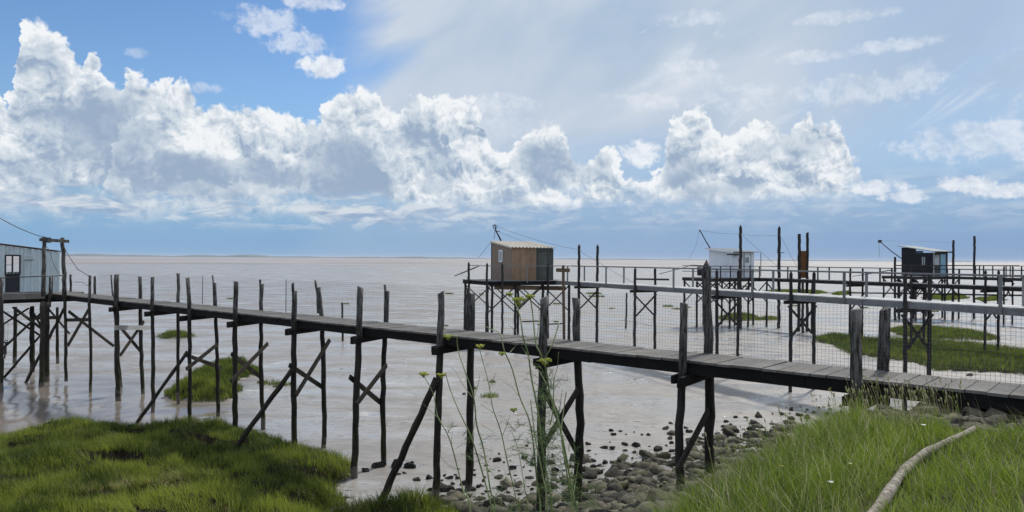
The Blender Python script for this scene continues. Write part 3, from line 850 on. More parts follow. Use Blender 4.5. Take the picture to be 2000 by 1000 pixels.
def railing(root, pts, z0, z1, m='grey', every=1.6, r=0.05, mid=None, w=0.10, h=0.05):
    """top rail along points with uprights"""
    for a, b in zip(pts[:-1], pts[1:]):
        a = Vector(a); b = Vector(b)
        MB().bar((a.x, a.y, z1), (b.x, b.y, z1), w, h).build('handrail', M[m], root)
        if mid: MB().bar((a.x, a.y, mid), (b.x, b.y, mid), 0.04, 0.06).build('handrail', M[m], root)
        L = (b - a).length; n = max(1, round(L / every))
        for i in range(n + 1):
            if i == n and b != Vector(pts[-1]): continue
            q = a.lerp(b, i / n)
            MB().box((q.x, q.y, (z0 - .15 + z1 - .03) / 2), (r / 2, 0, 0), (0, r / 2, 0), (0, 0, (z1 - .03 - z0 + .15) / 2)).build('baluster', M[m], root)

def straight_post(root, p, z1, r, top='point', m='pole', z0=None):
    gz = tz(p.x, p.y) if z0 is None else z0
    a = Vector((p.x, p.y, z1)); b = Vector((p.x + RND.uniform(-.03, .03), p.y, gz - 0.3))
    return crooked([a, b], r, int(abs(p.x) * 1000) % 9999, top, n=8, jit=.06).build('post', M[m], root)

def platform(root, Fr, s0, s1, t0, t1, z, ns, nt, deckm='grey', fas='beam', zig=True):
    mb = MB(); n = int((s1 - s0) / 0.22)
    for i in range(n):
        a = s0 + (s1 - s0) * i / n; w = (s1 - s0) / n
        mb.bar(Fr.p(a + w / 2, t0, z - .02), Fr.p(a + w / 2, t1, z - .02), w - .012, 0.04)
    mb.build('deck', M[deckm], root)
    for t in (t0 + .05, t1 - .05, (t0 + t1) / 2):
        MB().bar(Fr.p(s0 + .03, t, z - .16), Fr.p(s1 - .03, t, z - .16), 0.08, 0.23).build('side_beam', M[fas], root)
    for s in (s0 + .08, s1 - .08):
        MB().bar(Fr.p(s, t0 + .1, z - .19), Fr.p(s, t1 - .1, z - .19), 0.08, 0.22).build('crossbeam', M[fas], root)
    G = [[Fr.p(s0 + .15 + (s1 - s0 - .3) * i / (ns - 1), t0 + .15 + (t1 - t0 - .3) * j / (nt - 1)) for j in range(nt)] for i in range(ns)]
    for row in G:
        for p in row: straight_post(root, p, z - .30, 0.085, 'flat')
    if zig:
        for i in range(ns):
            for j in range(nt - 1):
                a, b = G[i][j], G[i][j + 1]
                for (z0_, z1_) in ((z - .4, z - 2.1), (z - 2.1, z - .4)):
                    o = Fr.u * (.09 if z0_ > z1_ else -.09)
                    MB().bar((a.x + o.x, a.y + o.y, z0_), (b.x + o.x, b.y + o.y, z1_), .045, .11, Fr.u).build('brace', M['pole'], root)

def walkway(root, Fr, s0, s1, w, z, bents, railz, tall=(), fas='grey', rail='grey', brace=(.5, 1.7), midrail=None, deckm='grey', far=True):
    """deck of a pier from s0 (shore) to s1, left edge at t=0; bents are positions along it"""
    mb = MB(); n = int((s1 - s0) / 0.24)
    for i in range(n):
        a = s0 + (s1 - s0) * i / n; ww = (s1 - s0) / n
        dz = RND.uniform(-.004, .004)
        mb.bar(Fr.p(a + ww / 2, 0.03, z - .02 + dz), Fr.p(a + ww / 2, -w - .03, z - .02 + dz), ww - .012, 0.04)
    mb.build('deck', M[deckm], root)
    for t in (0.0, -w):
        mb = MB(); k = s0
        while k < s1 - .1:
            e = min(s1, k + 3.8); mb.bar(Fr.p(k, t, z - .155), Fr.p(e - .015, t, z - .155 + RND.uniform(-.006, .006)), 0.07, 0.22); k = e
        mb.build('side_beam', M[fas], root)
    for s in bents:
        L_ = Fr.p(s, .10); R_ = Fr.p(s, -w - .10)
        tl = s in tall
        straight_post(root, L_, (z + 2.35) if tl else railz + .02, 0.085 if tl else .075)
        straight_post(root, R_, (z + 2.35) if tl else (railz + .02 if far else z - .25), 0.085 if tl else .075)
        MB().bar(Fr.p(s + .12, .35, z - .34), Fr.p(s + .12, -w - .35, z - .34), 0.08, 0.15).build('crossbeam', M['pole'], root)
        a, b = brace
        MB().bar(Fr.p(s + .1, .12, z - a), Fr.p(s + .1, -w - .12, z - b), .05, .11, Fr.u).build('brace', M['pole'], root)
        MB().bar(Fr.p(s - .1, .12, z - b), Fr.p(s - .1, -w - .12, z - a), .05, .11, Fr.u).build('brace', M['pole'], root)
    MB().bar(Fr.p(s0, .03, railz), Fr.p(s1, .03, railz), .11, .045).build('handrail', M[rail], root)
    if midrail: MB().bar(Fr.p(s0, .03, midrail), Fr.p(s1, .03, midrail), .035, .05).build('handrail', M[rail], root)
    if far: MB().bar(Fr.p(s0, -w - .03, railz), Fr.p(s1, -w - .03, railz), .11, .045).build('handrail', M[rail], root)
    q = sorted([b for b in bents if b > s0] + [s1 - .1])
    for a, b in zip(q[:-1], q[1:]):
        k = max(2, round((b - a) / 3.4))
        for i in range(1, k):
            s = a + (b - a) * i / k
            MB().bar(Fr.p(s, .055, z - .26), Fr.p(s, .055, railz - .024), .05, .10, Fr.u).build('baluster', M[rail], root)
            if far: MB().bar(Fr.p(s, -w - .055, z - .26), Fr.p(s, -w - .055, railz - .024), .05, .10, Fr.u).build('baluster', M[rail], root)

# ---- middle pier with the brown shed
U2 = Vector((-0.4439, 0.8961))
F2 = Frame((2.87, 49.0), U2, (-0.8961, -0.4439))
Z2 = 4.08
def pier_two():
    root = empty('pier', F2.p(-14, -.6, 0), 'grey timber pier with one handrail running out to the brown shed', 'pier')
    b = [F2.s_of(px, 0.1) for px in (1131, 1241, 1400, 1545, 1768)] + [F2.s_of(1768, .1) - 6.5, F2.s_of(1768, .1) - 13, F2.s_of(1768, .1) - 19.5]
    walkway(root, F2, -50, -.1, 1.15, Z2, b, Z2 + .97, tall=(b[0],), deckm='paledeck')
    platform(root, F2, 0, 3.9, -1.3, 5.0, Z2, 2, 4)
    zr = Z2 + .95
    for px, t in ((951, 5.0), (981, 0), (1070, 0)):
        s = .05
        P = F2.hit_s(px, 540, s - .12)
        straight_post(root, P, zr + .22, .075)
    straight_post(root, F2.p(2.6, 5.1), zr + .25, .08)
    MB().bar(F2.p(-.06, 0, zr), F2.p(-.06, 5.0, zr), .10, .05).build('handrail', M['grey'], root)
    MB().bar(F2.p(-.06, 5.02, zr), F2.p(2.7, 5.02, zr), .10, .05).build('handrail', M['grey'], root)
    for px in (1030,):
        P = F2.hit_s(px, 540, -.06); MB().box((P.x, P.y, Z2 + .4), (.035, 0, 0), (0, .035, 0), (0, 0, .55)).build('baluster', M['grey'], root)
    o = MB().bar(F2.hit_s(966, 561, .3), F2.hit_s(1104, 563, .3), .12, .28).build('crossbeam', M['brown'], root)
    o['label'] = 'light brown board below the platform'
    for a, c in (((1020, 628), (1064, 627)), ((1050, 634), (1100, 632))):
        MB().bar(F2.hit_s(*a, 1.2), F2.hit_s(*c, 1.2), .08, .08).build('crossbeam', M['pole'], root)
pier_two()

def shed_brown():
    s0, s1, t0, t1 = .55, 3.55, -.15, 2.95; zf, zb = 6.20, 6.62
    root = empty('fishing_shed', F2.p(2, 1.4, Z2), 'brown boarded fishing shed with a cream corrugated roof', 'shed', 'fishing sheds on stilts')
    shed_shell(root, F2, s0, s1, t0, t1, Z2, zf, zb, ('rib', 'brown_sheet', .040, .25, 2.2), ('b', 'darkboard', .18))
    # front: brown boards on the left, dark boards and the door on the right
    fr = lambda px: F2.s_of  # (unused, keeps the frame near)
    def ft(px): return (F2.hit_s(px, 520, s0) - F2.o).dot(F2.v)
    tm = ft(1047)
    def boards(name, ta, tb, m, bw, za=Z2, zz=zf):
        mb = MB(); n = max(1, round(abs(ta - tb) / bw))
        for i in range(n):
            a = ta + (tb - ta) * i / n; b = ta + (tb - ta) * (i + 1) / n
            mb.bar(F2.p(s0 + .0 + .004 * (i % 2), (a + b) / 2, za), F2.p(s0 + .004 * (i % 2), (a + b) / 2, zz), abs(a - b) - .008, .045, F2.u)
        return mb.build(name, M[m], root)
    boards('wall', t1, tm, 'board', .14); d0, d1 = ft(1052), ft(1068)
    boards('wall', tm, d0, 'darkboard', .1); boards('wall', d1, t0, 'darkboard', .12)
    boards('wall', d0, d1, 'darkboard', .16, zf - .22)
    dm = wood('mossy_door_boards', (0.06, 0.065, 0.055), (0.15, 0.16, 0.15), (6, 6, 1), stain=(0.05, 0.07, 0.02)); M['mossdoor'] = dm
    dr = MB(); n = 4
    for i in range(n):
        a = d0 + (d1 - d0) * i / n; b = d0 + (d1 - d0) * (i + 1) / n
        dr.bar(F2.p(s0 + .02, (a + b) / 2, Z2 + .02), F2.p(s0 + .02, (a + b) / 2, zf - .24), abs(a - b) - .01, .04, F2.u)
    dr = dr.build('door', dm, root)
    MB().box(F2.p(s0 - .03, d0 - .1, Z2 + .95), F2.u * .02, F2.v * .015, (0, 0, .06)).build('handle', M['metal'], dr)
    wf = MB(); c = F2.hit(978, 500, t1 + .05); w, h = .24, .36
    for sx in (-1, 1): wf.box(c + F2.u * (w * sx * .9), F2.u * .05, F2.v * .03, (0, 0, h))
    for sz in (-1, 1): wf.box(c + Vector((0, 0, h * sz)), F2.u * (w + .02), F2.v * .028, (0, 0, .05))
    wf.box(c, F2.u * .02, F2.v * .022, (0, 0, h))
    win = wf.build('window', M['white_paint'], root)
    MB().box(c - F2.v * .02, F2.u * w * .85, F2.v * .006, (0, 0, h * .95)).build('pane', M['dark'], win)
    ov = .16
    roof_sheet(MB(), (F2.p(s1 + ov, t1 + .1, zb + .08), F2.p(s1 + ov, t0 - .12, zb + .08), F2.p(s0 - ov, t0 - .12, zf + .04), F2.p(s0 - ov, t1 + .1, zf + .04)), .034, .26).build('roof', M['roof_cream'], root)
    MB().bar(F2.p(s1 + ov, t1 + .09, zb + .03), F2.p(s0 - ov, t1 + .09, zf - .01), .03, .09).build('fascia', M['roof_cream'], root)
    MB().bar(F2.p(s1, t1 + .03, Z2), F2.p(s1, t1 + .03, zb), .10, .07, F2.u).build('corner_post', M['darkboard'], root)
    # boom for the lift net above the roof
    bm = empty('net_boom', F2.p(3.6, 2.8, zb + .1), 'short leaning steel boom with a pulley on the brown shed roof', 'boom')
    D = 52.0
    a, b_ = at_depth(979, 471, D), at_depth(968, 449, D)
    MB().tube([a, b_], .055, 6).build('pole', M['metal'], bm)
    MB().tube([b_, at_depth(966.5, 438, D)], .04, 6).build('bracket', M['metal'], bm)
    MB().tube([at_depth(963, 440, D), at_depth(971, 440, D), at_depth(970, 446, D), at_depth(964, 446, D), at_depth(963, 440, D)], .03, 5).build('bracket', M['metal'], bm)
    MB().tube([at_depth(966, 450, D), at_depth(976, 452, D)], .03, 5).build('bracket', M['metal'], bm)
    MB().tube([at_depth(966.5, 450, D), at_depth(966, 462, D), at_depth(964.5, 467, D)], .018, 4).build('rope', M['wire'], bm)
    ptop = F2.p(F2.s_of(1131, .1), .1)
    cable([at_depth(968, 441, D), at_depth(1131, 488, 43)], .010, 'thin cable from the brown shed boom across to the tall post pair', sag=.15)
    cable([at_depth(968, 450, D), at_depth(1030, 474, 50), at_depth(1080, 483, 48)], .010, 'thin slack cable lying over the cream corrugated roof', sag=.02)
    cable([at_depth(1131, 488, 43), at_depth(1158, 505, 42), at_depth(1240, 553, 41)], .010, 'thin cable slanting down from the tall post pair to the deck', sag=.05)
    cable([at_depth(958, 474, D), at_depth(934, 504, D + 1)], .012, 'thin stay dropping from the left eave of the brown shed')
    nb = empty('fishing_pole', at_depth(921, 520, 50.5), 'thin crooked wooden arm jutting left from the brown shed platform', 'pole')
    MB().tube([at_depth(960, 519, 51), at_depth(937, 519, 51), at_depth(925, 524, 51), at_depth(888, 539, 52)], [.03, .03, .05, .035], 6).build('pole', M['metal'], nb)
    MB().tube([at_depth(925, 524, 51), at_depth(900, 536, 52), at_depth(921, 546, 51)], .012, 4).build('rope', M['wire'], nb)
shed_brown()

solo(MB().bar(at_depth(1100, 518, 44.5), (at_depth(1102, 560, 44.5).x + .02, 44.5, -.2), .16, .16, (0, 1, 0)).bar(at_depth(1086, 527.5, 44.4), at_depth(1113, 528, 44.4), .06, .22),
     'cross_post', M['brown'], (at_depth(1102, 600, 44.5).x, 44.5, 0), 'brownish post with a short crosspiece standing by the brown shed platform', 'post')

# ---- third pier with the white shed
F3 = Frame((20.3, 61.0), (-0.447, 0.894), (-0.894, -0.447))
Z3 = 4.05
def pier_three():
    root = empty('pier', F3.p(-10, -.6, 0), 'dark timber pier with thin handrails leading to the white shed', 'pier')
    b = [F3.s_of(px, 0.1) for px in (1661, 1780, 1925)]; b += [b[-1] - 6.5 * k for k in (1, 2, 3, 4, 5)]
    walkway(root, F3, b[-1] - 1, -.1, 1.1, Z3, b, Z3 + .95, fas='pole', rail='pole', brace=(.9, 2.0))
    platform(root, F3, 0, 3.4, -1.2, 5.2, Z3, 3, 4, deckm='grey', fas='pole')
    zr = Z3 + .95
    for z_ in (zr, zr - .45):
        MB().bar(F3.p(-.06, 0, z_), F3.p(-.06, 5.2, z_), .07, .05).build('handrail', M['pole'], root)
        MB().bar(F3.p(-.06, 5.22, z_), F3.p(3.3, 5.22, z_), .07, .05).build('handrail', M['pole'], root)
    for i in range(6):
        MB().bar(F3.p(-.06, 5.2 * i / 5, Z3 - .2), F3.p(-.06, 5.2 * i / 5, zr - .03), .07, .07, F3.u).build('baluster', M['pole'], root)
    straight_post(root, F3.hit_s(1446, 520, -.25), at_depth(1446, 438, 59).z, .13)
    q = F3.hit_s(1522, 520, -1.2); straight_post(root, q, at_depth(1522, 441, q.y).z, .13)
    MB().bar(at_depth(1517, 493, q.y - .2), at_depth(1532, 493.5, q.y - .2), .05, .05).build('bracket', M['metal'], root)
    MB().tube([F3.hit_s(1486, 493, -.1), F3.hit_s(1486, 540, -.1)], .03, 5).build('bracket', M['metal'], root)
    # knee braces under the platform
    for px0, px1 in ((1470, 1440), (1500, 1520), (1395, 1412)):
        MB().bar(F3.hit_s(px0, 555, .1), F3.hit_s(px1, 580, .1), .05, .12, F3.u).build('brace', M['pole'], root)
    # gate: two tall posts with a rusty panel between them
    d = 57.5
    g0 = at_depth(1561, 500, d); g1 = at_depth(1577, 500, d)
    straight_post(root, g0, at_depth(1561, 457, d).z, .13, 'flat'); straight_post(root, g1, at_depth(1577, 454, d).z, .11, 'flat')
    straight_post(root, at_depth(1568, 560, d - 1.2), Z3 - .1, .1, 'flat'); straight_post(root, at_depth(1586, 560, d), Z3 - .1, .06, 'flat')
    gp = MB().bar(at_depth(1569, 490, d), at_depth(1569, 543, d), .55, .05, (0, 1, 0)).build('gate_panel', M['rust'], root)
    MB().bar(at_depth(1563, 508, d - .05), at_depth(1576, 508, d - .05), .02, .03).build('batten', M['brown'], gp)
    # long low waling that ties the outer posts together
    MB().tube([at_depth(1655, 572, 53), at_depth(1780, 573, 49), at_depth(1925, 576, 45), at_depth(2080, 578, 42)], .055, 6).build('waling', M['pole'], root)
    MB().bar(at_depth(1305, 546, 64), at_depth(1240, 545, 70), .2, .16).build('waling', M['pole'], root)
pier_three()
def shed_white():
    s0, s1 = .7, 3.6
    t1 = (F3.hit_s(1432, 520, s0) - F3.o).dot(F3.v); t0 = (F3.hit_s(1473, 520, s0) - F3.o).dot(F3.v)
    zf, zb = 6.12, 6.40
    root = empty('fishing_shed', F3.p(2.2, 2, Z3), 'white painted fishing shed with a grey wavy roof and a flap window', 'shed', 'fishing sheds on stilts')
    shed_shell(root, F3, s0, s1, t0, t1, Z3, zf, zb, ('b', 'white_paint', .6), ('b', 'white_paint', .6), ('b', 'white_paint', .5))
    roof_sheet(MB(), (F3.p(s1 + .2, t1 + .25, zb + .1), F3.p(s1 + .2, t0 - .25, zb + .1), F3.p(s0 - .3, t0 - .25, zf + .06), F3.p(s0 - .3, t1 + .25, zf + .06)), .035, .26).build('roof', M['roof_grey'], root)
    MB().bar(F3.p(s1 + .2, t1 + .26, zb + .03), F3.p(s0 - .3, t1 + .26, zf + 0), .03, .12).build('fascia', M['white_paint'], root)
    a, b = F3.hit_s(1421, 497, s0 - .12), F3.hit_s(1443, 497.5, s0 - .1)
    MB().bar(a, b, .25, .10).build('window_flap', M['dark'], root)
    dt = (F3.hit_s(1459, 520, s0) - F3.o).dot(F3.v)
    dd = MB().bar(F3.p(s0 - .05, dt, Z3 + .04), F3.p(s0 - .05, dt, zf - .22), .62, .04, F3.u).build('door', M['white_paint'], root)
    MB().box(F3.p(s0 - .09, dt - .22, Z3 + .95), F3.u * .02, F3.v * .02, (0, 0, .07)).build('handle', M['metal'], dd)
    MB().box(F3.p(s0 - .08, dt + .05, Z3 + 1.45), F3.u * .008, F3.v * .2, (0, 0, .22)).build('pane', M['roof_grey'], dd)
    for t in (dt + .36, dt - .36):
        MB().bar(F3.p(s0 - .045, t, Z3), F3.p(s0 - .045, t, zf - .1), .05, .05, F3.u).build('door_frame', M['roof_grey'], root)
    D = 62.0
    bm = empty('net_boom', at_depth(1386, 484, D), 'thin leaning boom on the back corner of the white shed', 'boom')
    MB().tube([at_depth(1387, 485, D), at_depth(1378, 470, D), at_depth(1370, 455, D), at_depth(1366, 449, D)], [.05, .045, .045, .06], 6).build('pole', M['metal'], bm)
    MB().tube([at_depth(1366, 450, D), at_depth(1360, 478, D), at_depth(1346, 506, D)], .010, 4).build('rope', M['wire'], bm)
    cable([at_depth(1366, 449, D), at_depth(1446, 457, 59), at_depth(1522, 459, 58.5)], .011, 'thin cable strung level from the white shed boom past two tall posts', sag=.1)
    cable([at_depth(1448, 458, 59), at_depth(1486, 492, 59), at_depth(1518, 520, 58.5)], .012, 'thin stay slanting down from the tall post before the white shed')
    cable([at_depth(1524, 460, 58.5), at_depth(1545, 500, 58), at_depth(1556, 520, 58)], .011, 'thin stay slanting from the tall post down towards the rusty gate')
    na = empty('fishing_pole', at_depth(1365, 525, 62), 'thin wooden arm jutting left from the white shed platform', 'pole')
    MB().tube([at_depth(1385, 520, 61), at_depth(1350, 517.5, 62), at_depth(1335, 523, 62), at_depth(1288, 535, 63)], [.045, .03, .03, .03], 6).build('pole', M['metal'], na)
    bx = MB().box(at_depth(1366, 530, 61.5), (.12, 0, 0), (0, .3, 0), (0, 0, .35)).box(at_depth(1371, 519.5, 61.5), (.35, 0, 0), (0, .1, 0), (0, 0, .06)).build('bracket', M['pole'], na)
shed_white()

# ---- fourth pier with the black shed
F4 = Frame((41.0, 70.0), (-0.447, 0.894), (-0.894, -0.447))
Z4 = 4.1
def pier_four():
    root = empty('pier', F4.p(-4, -.6, 0), 'farthest dark timber pier leading to the black shed', 'pier')
    q4 = F4.s_of(2030, .1)
    walkway(root, F4, q4 - 40, -.1, 1.1, Z4, [F4.s_of(1961, .1)] + [q4 - 6.5 * k for k in range(7)], Z4 + 1.02, fas='pole', rail='pole')
    platform(root, F4, 0, 3.6, -2.2, 4.4, Z4, 3, 4, fas='pole')
    for px, top, s in ((1862, 469, -.2), (1903, 461, -.2), (1748, 502, 1.5)):
        q = F4.hit_s(px, 540, s); straight_post(root, q, at_depth(px, top, q.y).z, .11, 'flat')
    q0 = F4.hit_s(1748, 540, -.06); q1 = F4.hit_s(1990, 540, -.06)
    MB().bar((q0.x, q0.y, Z4 + 1.0), (q1.x, q1.y, Z4 + 1.0), .10, .09).build('handrail', M['pole'], root)
    for px in (1748, 1913, 1939, 1965, 1973):
        q = F4.hit_s(px, 540, -.1); MB().bar((q.x, q.y, Z4 - .15), (q.x, q.y, Z4 + .96), .08, .08, F4.u).build('baluster', M['pole'], root)
pier_four()
def shed_black():
    s0, s1 = .5, 3.7
    t1 = (F4.hit_s(1822, 520, s0) - F4.o).dot(F4.v); t0 = (F4.hit_s(1850, 520, s0) - F4.o).dot(F4.v)
    zf, zb = 6.33, 6.82
    root = empty('fishing_shed', F4.p(2.2, 1, Z4), 'black tarred fishing shed with a light blue door and a flat sloping roof', 'shed', 'fishing sheds on stilts')
    # horizontal boards on the long side
    mb = MB(); nb = 16
    for i in range(nb):
        za, zc = Z4 + (zb - Z4) * i / nb, Z4 + (zb - Z4) * (i + 1) / nb
        f = min(1, max(0.02, 1 if zc <= zf else 1 - (zc - zf) / (zb - zf)))
        mb.bar(F4.p(s1, t1 + .006 * (i % 2), (za + zc) / 2), F4.p(s1 - (s1 - s0) * f, t1 + .006 * (i % 2), (za + zc) / 2), .05, zc - za - .012)
    mb.build('wall', M['black'], root)
    MB().bar(F4.p(s1 - .1, t0, Z4), F4.p(s1 - .1, t0, zf), .2, .2).bar(F4.p(s0 + .02, t0 + .02, (Z4 + zf) / 2), F4.p(s1, t0 + .02, (Z4 + zf) / 2), .05, zf - Z4).build('wall', M['black'], root)
    MB().bar(F4.p(s1, t0, (Z4 + zb) / 2), F4.p(s1, t1, (Z4 + zb) / 2), .05, zb - Z4).build('wall', M['black'], root)
    def ft(px): return (F4.hit_s(px, 520, s0) - F4.o).dot(F4.v)
    def slab(name, pa, pb, za, zz, m, off=0., th=.05, par=None):
        ta, tb = ft(pa), ft(pb)
        return MB().bar(F4.p(s0 - off, (ta + tb) / 2, za), F4.p(s0 - off, (ta + tb) / 2, zz), abs(ta - tb), th, F4.u).build(name, M[m], par or root)
    slab('wall', 1822, 1836, Z4, zf, 'darkboard'); slab('wall', 1846.5, 1850.5, Z4, zf, 'black'); slab('wall', 1836, 1846.5, zf - .12, zf, 'black')
    d = slab('door', 1836.4, 1846.2, Z4 + .03, zf - .14, 'blue_door', .02)
    MB().box(F4.p(s0 - .07, ft(1837.4), Z4 + 1), F4.u * .02, F4.v * .02, (0, 0, .07)).build('handle', M['metal'], d)
    slab('corner_post', 1822, 1823.6, Z4, zf, 'pale', .05)
    w = slab('window', 1825, 1834, Z4 + 1.0, Z4 + 1.95, 'glass', .03, .02); slab('notice', 1826.5, 1833, Z4 + 1.72, Z4 + 2.0, 'pale', .06, .02, w)
    c = F4.hit(1804, 510, t1 + .06)
    ww = MB().box(c, F4.u * .20, F4.v * .02, (0, 0, .45)).build('window', M['pole'], root)
    MB().box(c + F4.v * .02 - F4.u * .1, F4.u * .05, F4.v * .01, (0, 0, .4)).box(c + F4.v * .02 + F4.u * .1, F4.u * .05, F4.v * .01, (0, 0, .4)).build('pane', M['glass'], ww)
    mb = MB(); o1, o2 = .35, .35
    A = [F4.p(s1 + o2, t1 + .2, zb + .14), F4.p(s1 + o2, t0 - .3, zb + .14), F4.p(s0 - o1, t0 - .3, zf + .03), F4.p(s0 - o1, t1 + .2, zf + .03)]
    mb.add([a for a in A] + [a + Vector((0, 0, .07)) for a in A], [(3, 2, 1, 0), (4, 5, 6, 7), (0, 1, 5, 4), (1, 2, 6, 5), (2, 3, 7, 6), (3, 0, 4, 7)])
    mb.build('roof', M['roof_grey'], root)
    MB().bar(F4.p(s0 - o1 - .02, t1 + .18, zf + .045), F4.p(s0 - o1 - .02, t0 - .3, zf + .045), .03, .13).build('fascia', M['black'], root)
    D = 72
    bm = empty('net_boom', at_depth(1757, 502, D), 'long thin boom slanting up left from the black shed, with a hanging hook', 'boom')
    MB().tube([at_depth(1762, 506, D), at_depth(1740, 490, D), at_depth(1718, 471, D)], .045, 6).build('pole', M['metal'], bm)
    MB().box(at_depth(1718.5, 471.5, D), (.16, 0, 0), (0, .06, 0), (0, 0, .14)).build('bracket', M['metal'], bm)
    MB().tube([at_depth(1717, 476, D), at_depth(1717, 498, D), at_depth(1719, 502, D)], .018, 4).build('rope', M['wire'], bm)
    cable([at_depth(1718, 470, D), at_depth(1862, 473, 69.5)], .009, 'hair-thin cable above the black shed roof')
    na = empty('fishing_pole', at_depth(1745, 530, 71), 'pale crooked pole lying out left of the black shed platform', 'pole')
    MB().tube([at_depth(1750, 529, 71), at_depth(1736, 528, 71), at_depth(1715, 532, 71), at_depth(1664, 540, 72)], [.05, .06, .05, .03], 6).build('pole', M['grey'], na)
shed_black()

# ---- left platform and the pale blue shed
def left_platform():
    root = empty('platform', A1.p(S_END + 2, 1, 0), 'timber platform on braced posts carrying the pale blue shed', 'platform')
    s0, s1, t0, t1 = S_END, S_END + 4.6, -1.5, 4.6
    mb = MB(); n = 18
    for i in range(n):
        a = s0 + (s1 - s0) * (i + .5) / n
        mb.bar(A1.p(a, t0, ZD - .02), A1.p(a, t1, ZD - .02), (s1 - s0) / n - .015, .04)
    mb.build('deck', M['plank'], root)
    MB().bar(A1.p(s0 - .03, 0.15, ZD - .13), A1.p(s0 - .03, t1, ZD - .13), .05, .24).build('side_beam', M['plank'], root)
    MB().bar(A1.p(s0 - .02, .2, ZD + .05), A1.p(s0 - .02, t1, ZD + .05), .08, .06).build('kerb_board', M['grey'], root)
    for s in (s0 + .1, s0 + 2.2, s1 - .1):
        MB().bar(A1.p(s, t0, ZD - .34), A1.p(s, t1, ZD - .34), .12, .16).build('crossbeam', M['beam'], root)
    for t in (t0 + .05, 1.5, t1 - .1):
        MB().bar(A1.p(s0, t, ZD - .155), A1.p(s1, t, ZD - .155), .08, .22).build('side_beam', M['beam'], root)
    for pts, d, r in [([(2, 542), (2, 735)], 30.0, .09), ([(63, 598), (63, 722)], 35, .10), ([(83, 590), (82, 737)], 31.2, .10), ([(91, 590), (91, 730)], 32.4, .11), ([(30, 600), (29, 705)], 38, .09), ([(112, 600), (113, 700)], 38, .08)]:
        P = [at_depth(px, py, d) for px, py in pts]; P[-1].z = min(P[-1].z, -.2)
        crooked(P, r, int(pts[0][0]) + 11).build('post', M['post'], root)
    for (a, b, d, w) in [((26, 600), (80, 641), 33, .16), ((2, 606), (78, 655), 33.6, .1), ((4, 682), (80, 612), 31.4, .12), ((2, 636), (56, 602), 34, .09), ((66, 618), (66, 618.5), 34, .1), ((92, 600), (136, 652), 33.5, .07), ((82, 640), (60, 602), 35.5, .09)]:
        MB().bar(at_depth(*a, d), at_depth(*b, d), .06, w, (0, 1, 0)).build('brace', M['brace'], root)
    # thin guard cable on slim posts
    q = [at_depth(-20, 544, 29), at_depth(2, 542.5, 29.5), at_depth(60, 540.5, 30.2), at_depth(126, 538, 31)]
    MB().tube(q, .022, 5).build('guard_cable', M['metal'], root)
    MB().tube([at_depth(103, 538, 30.6), at_depth(101, 580, 30.6)], .03, 6).build('post', M['post'], root)
    return root
left_platform()

def gantry():
    root = empty('gantry', at_depth(100, 578, 31), 'dark timber gantry of two tall posts and a crossbar beside the pale blue shed', 'gantry')
    a0, b0 = at_depth(86, 462, 30.9), at_depth(122, 464.5, 31.9)
    crooked([a0, at_depth(85.5, 520, 30.9), Vector((at_depth(84.5, 578, 30.9).x, 30.9, ZD))], .085, 3).build('post', M['post'], root)
    crooked([b0, at_depth(125, 520, 31.9), Vector((at_depth(126, 575, 31.9).x, 31.9, ZD))], .085, 4).build('post', M['post'], root)
    MB().bar(at_depth(78, 468, 30.8), at_depth(134, 471.5, 31.9), .09, .13).build('crossbar', M['post'], root)
    MB().box(at_depth(94, 469, 30.95), (.06, 0, 0), (0, .12, 0), (0, 0, .11)).build('bracket', M['metal'], root)
    cable([at_depth(-90, 392, 28), at_depth(0, 426, 29.5), at_depth(83, 463, 30.8)], .016, 'dark cable rising out of the left edge from the gantry top', m='metal', sag=.06)
    cable([at_depth(126, 484, 31.9), at_depth(134, 500, 31.5), at_depth(152, 526, 31), at_depth(175, 540, 29.9)], .014, 'loose dark cable hanging from the gantry down to a bridge post', m='metal')
    cable([at_depth(89, 479, 30.9), at_depth(97, 490, 30.6), at_depth(106, 520, 30.6), at_depth(118, 538, 30.7)], .011, 'thin wire hanging in front of the pale blue ribbed wall', m='wire')
    cable([at_depth(145, 551, 31), at_depth(160, 551, 30.5), at_depth(174, 559, 30)], .011, 'thin slack wire between two short posts beside the gantry', m='wire')
gantry()

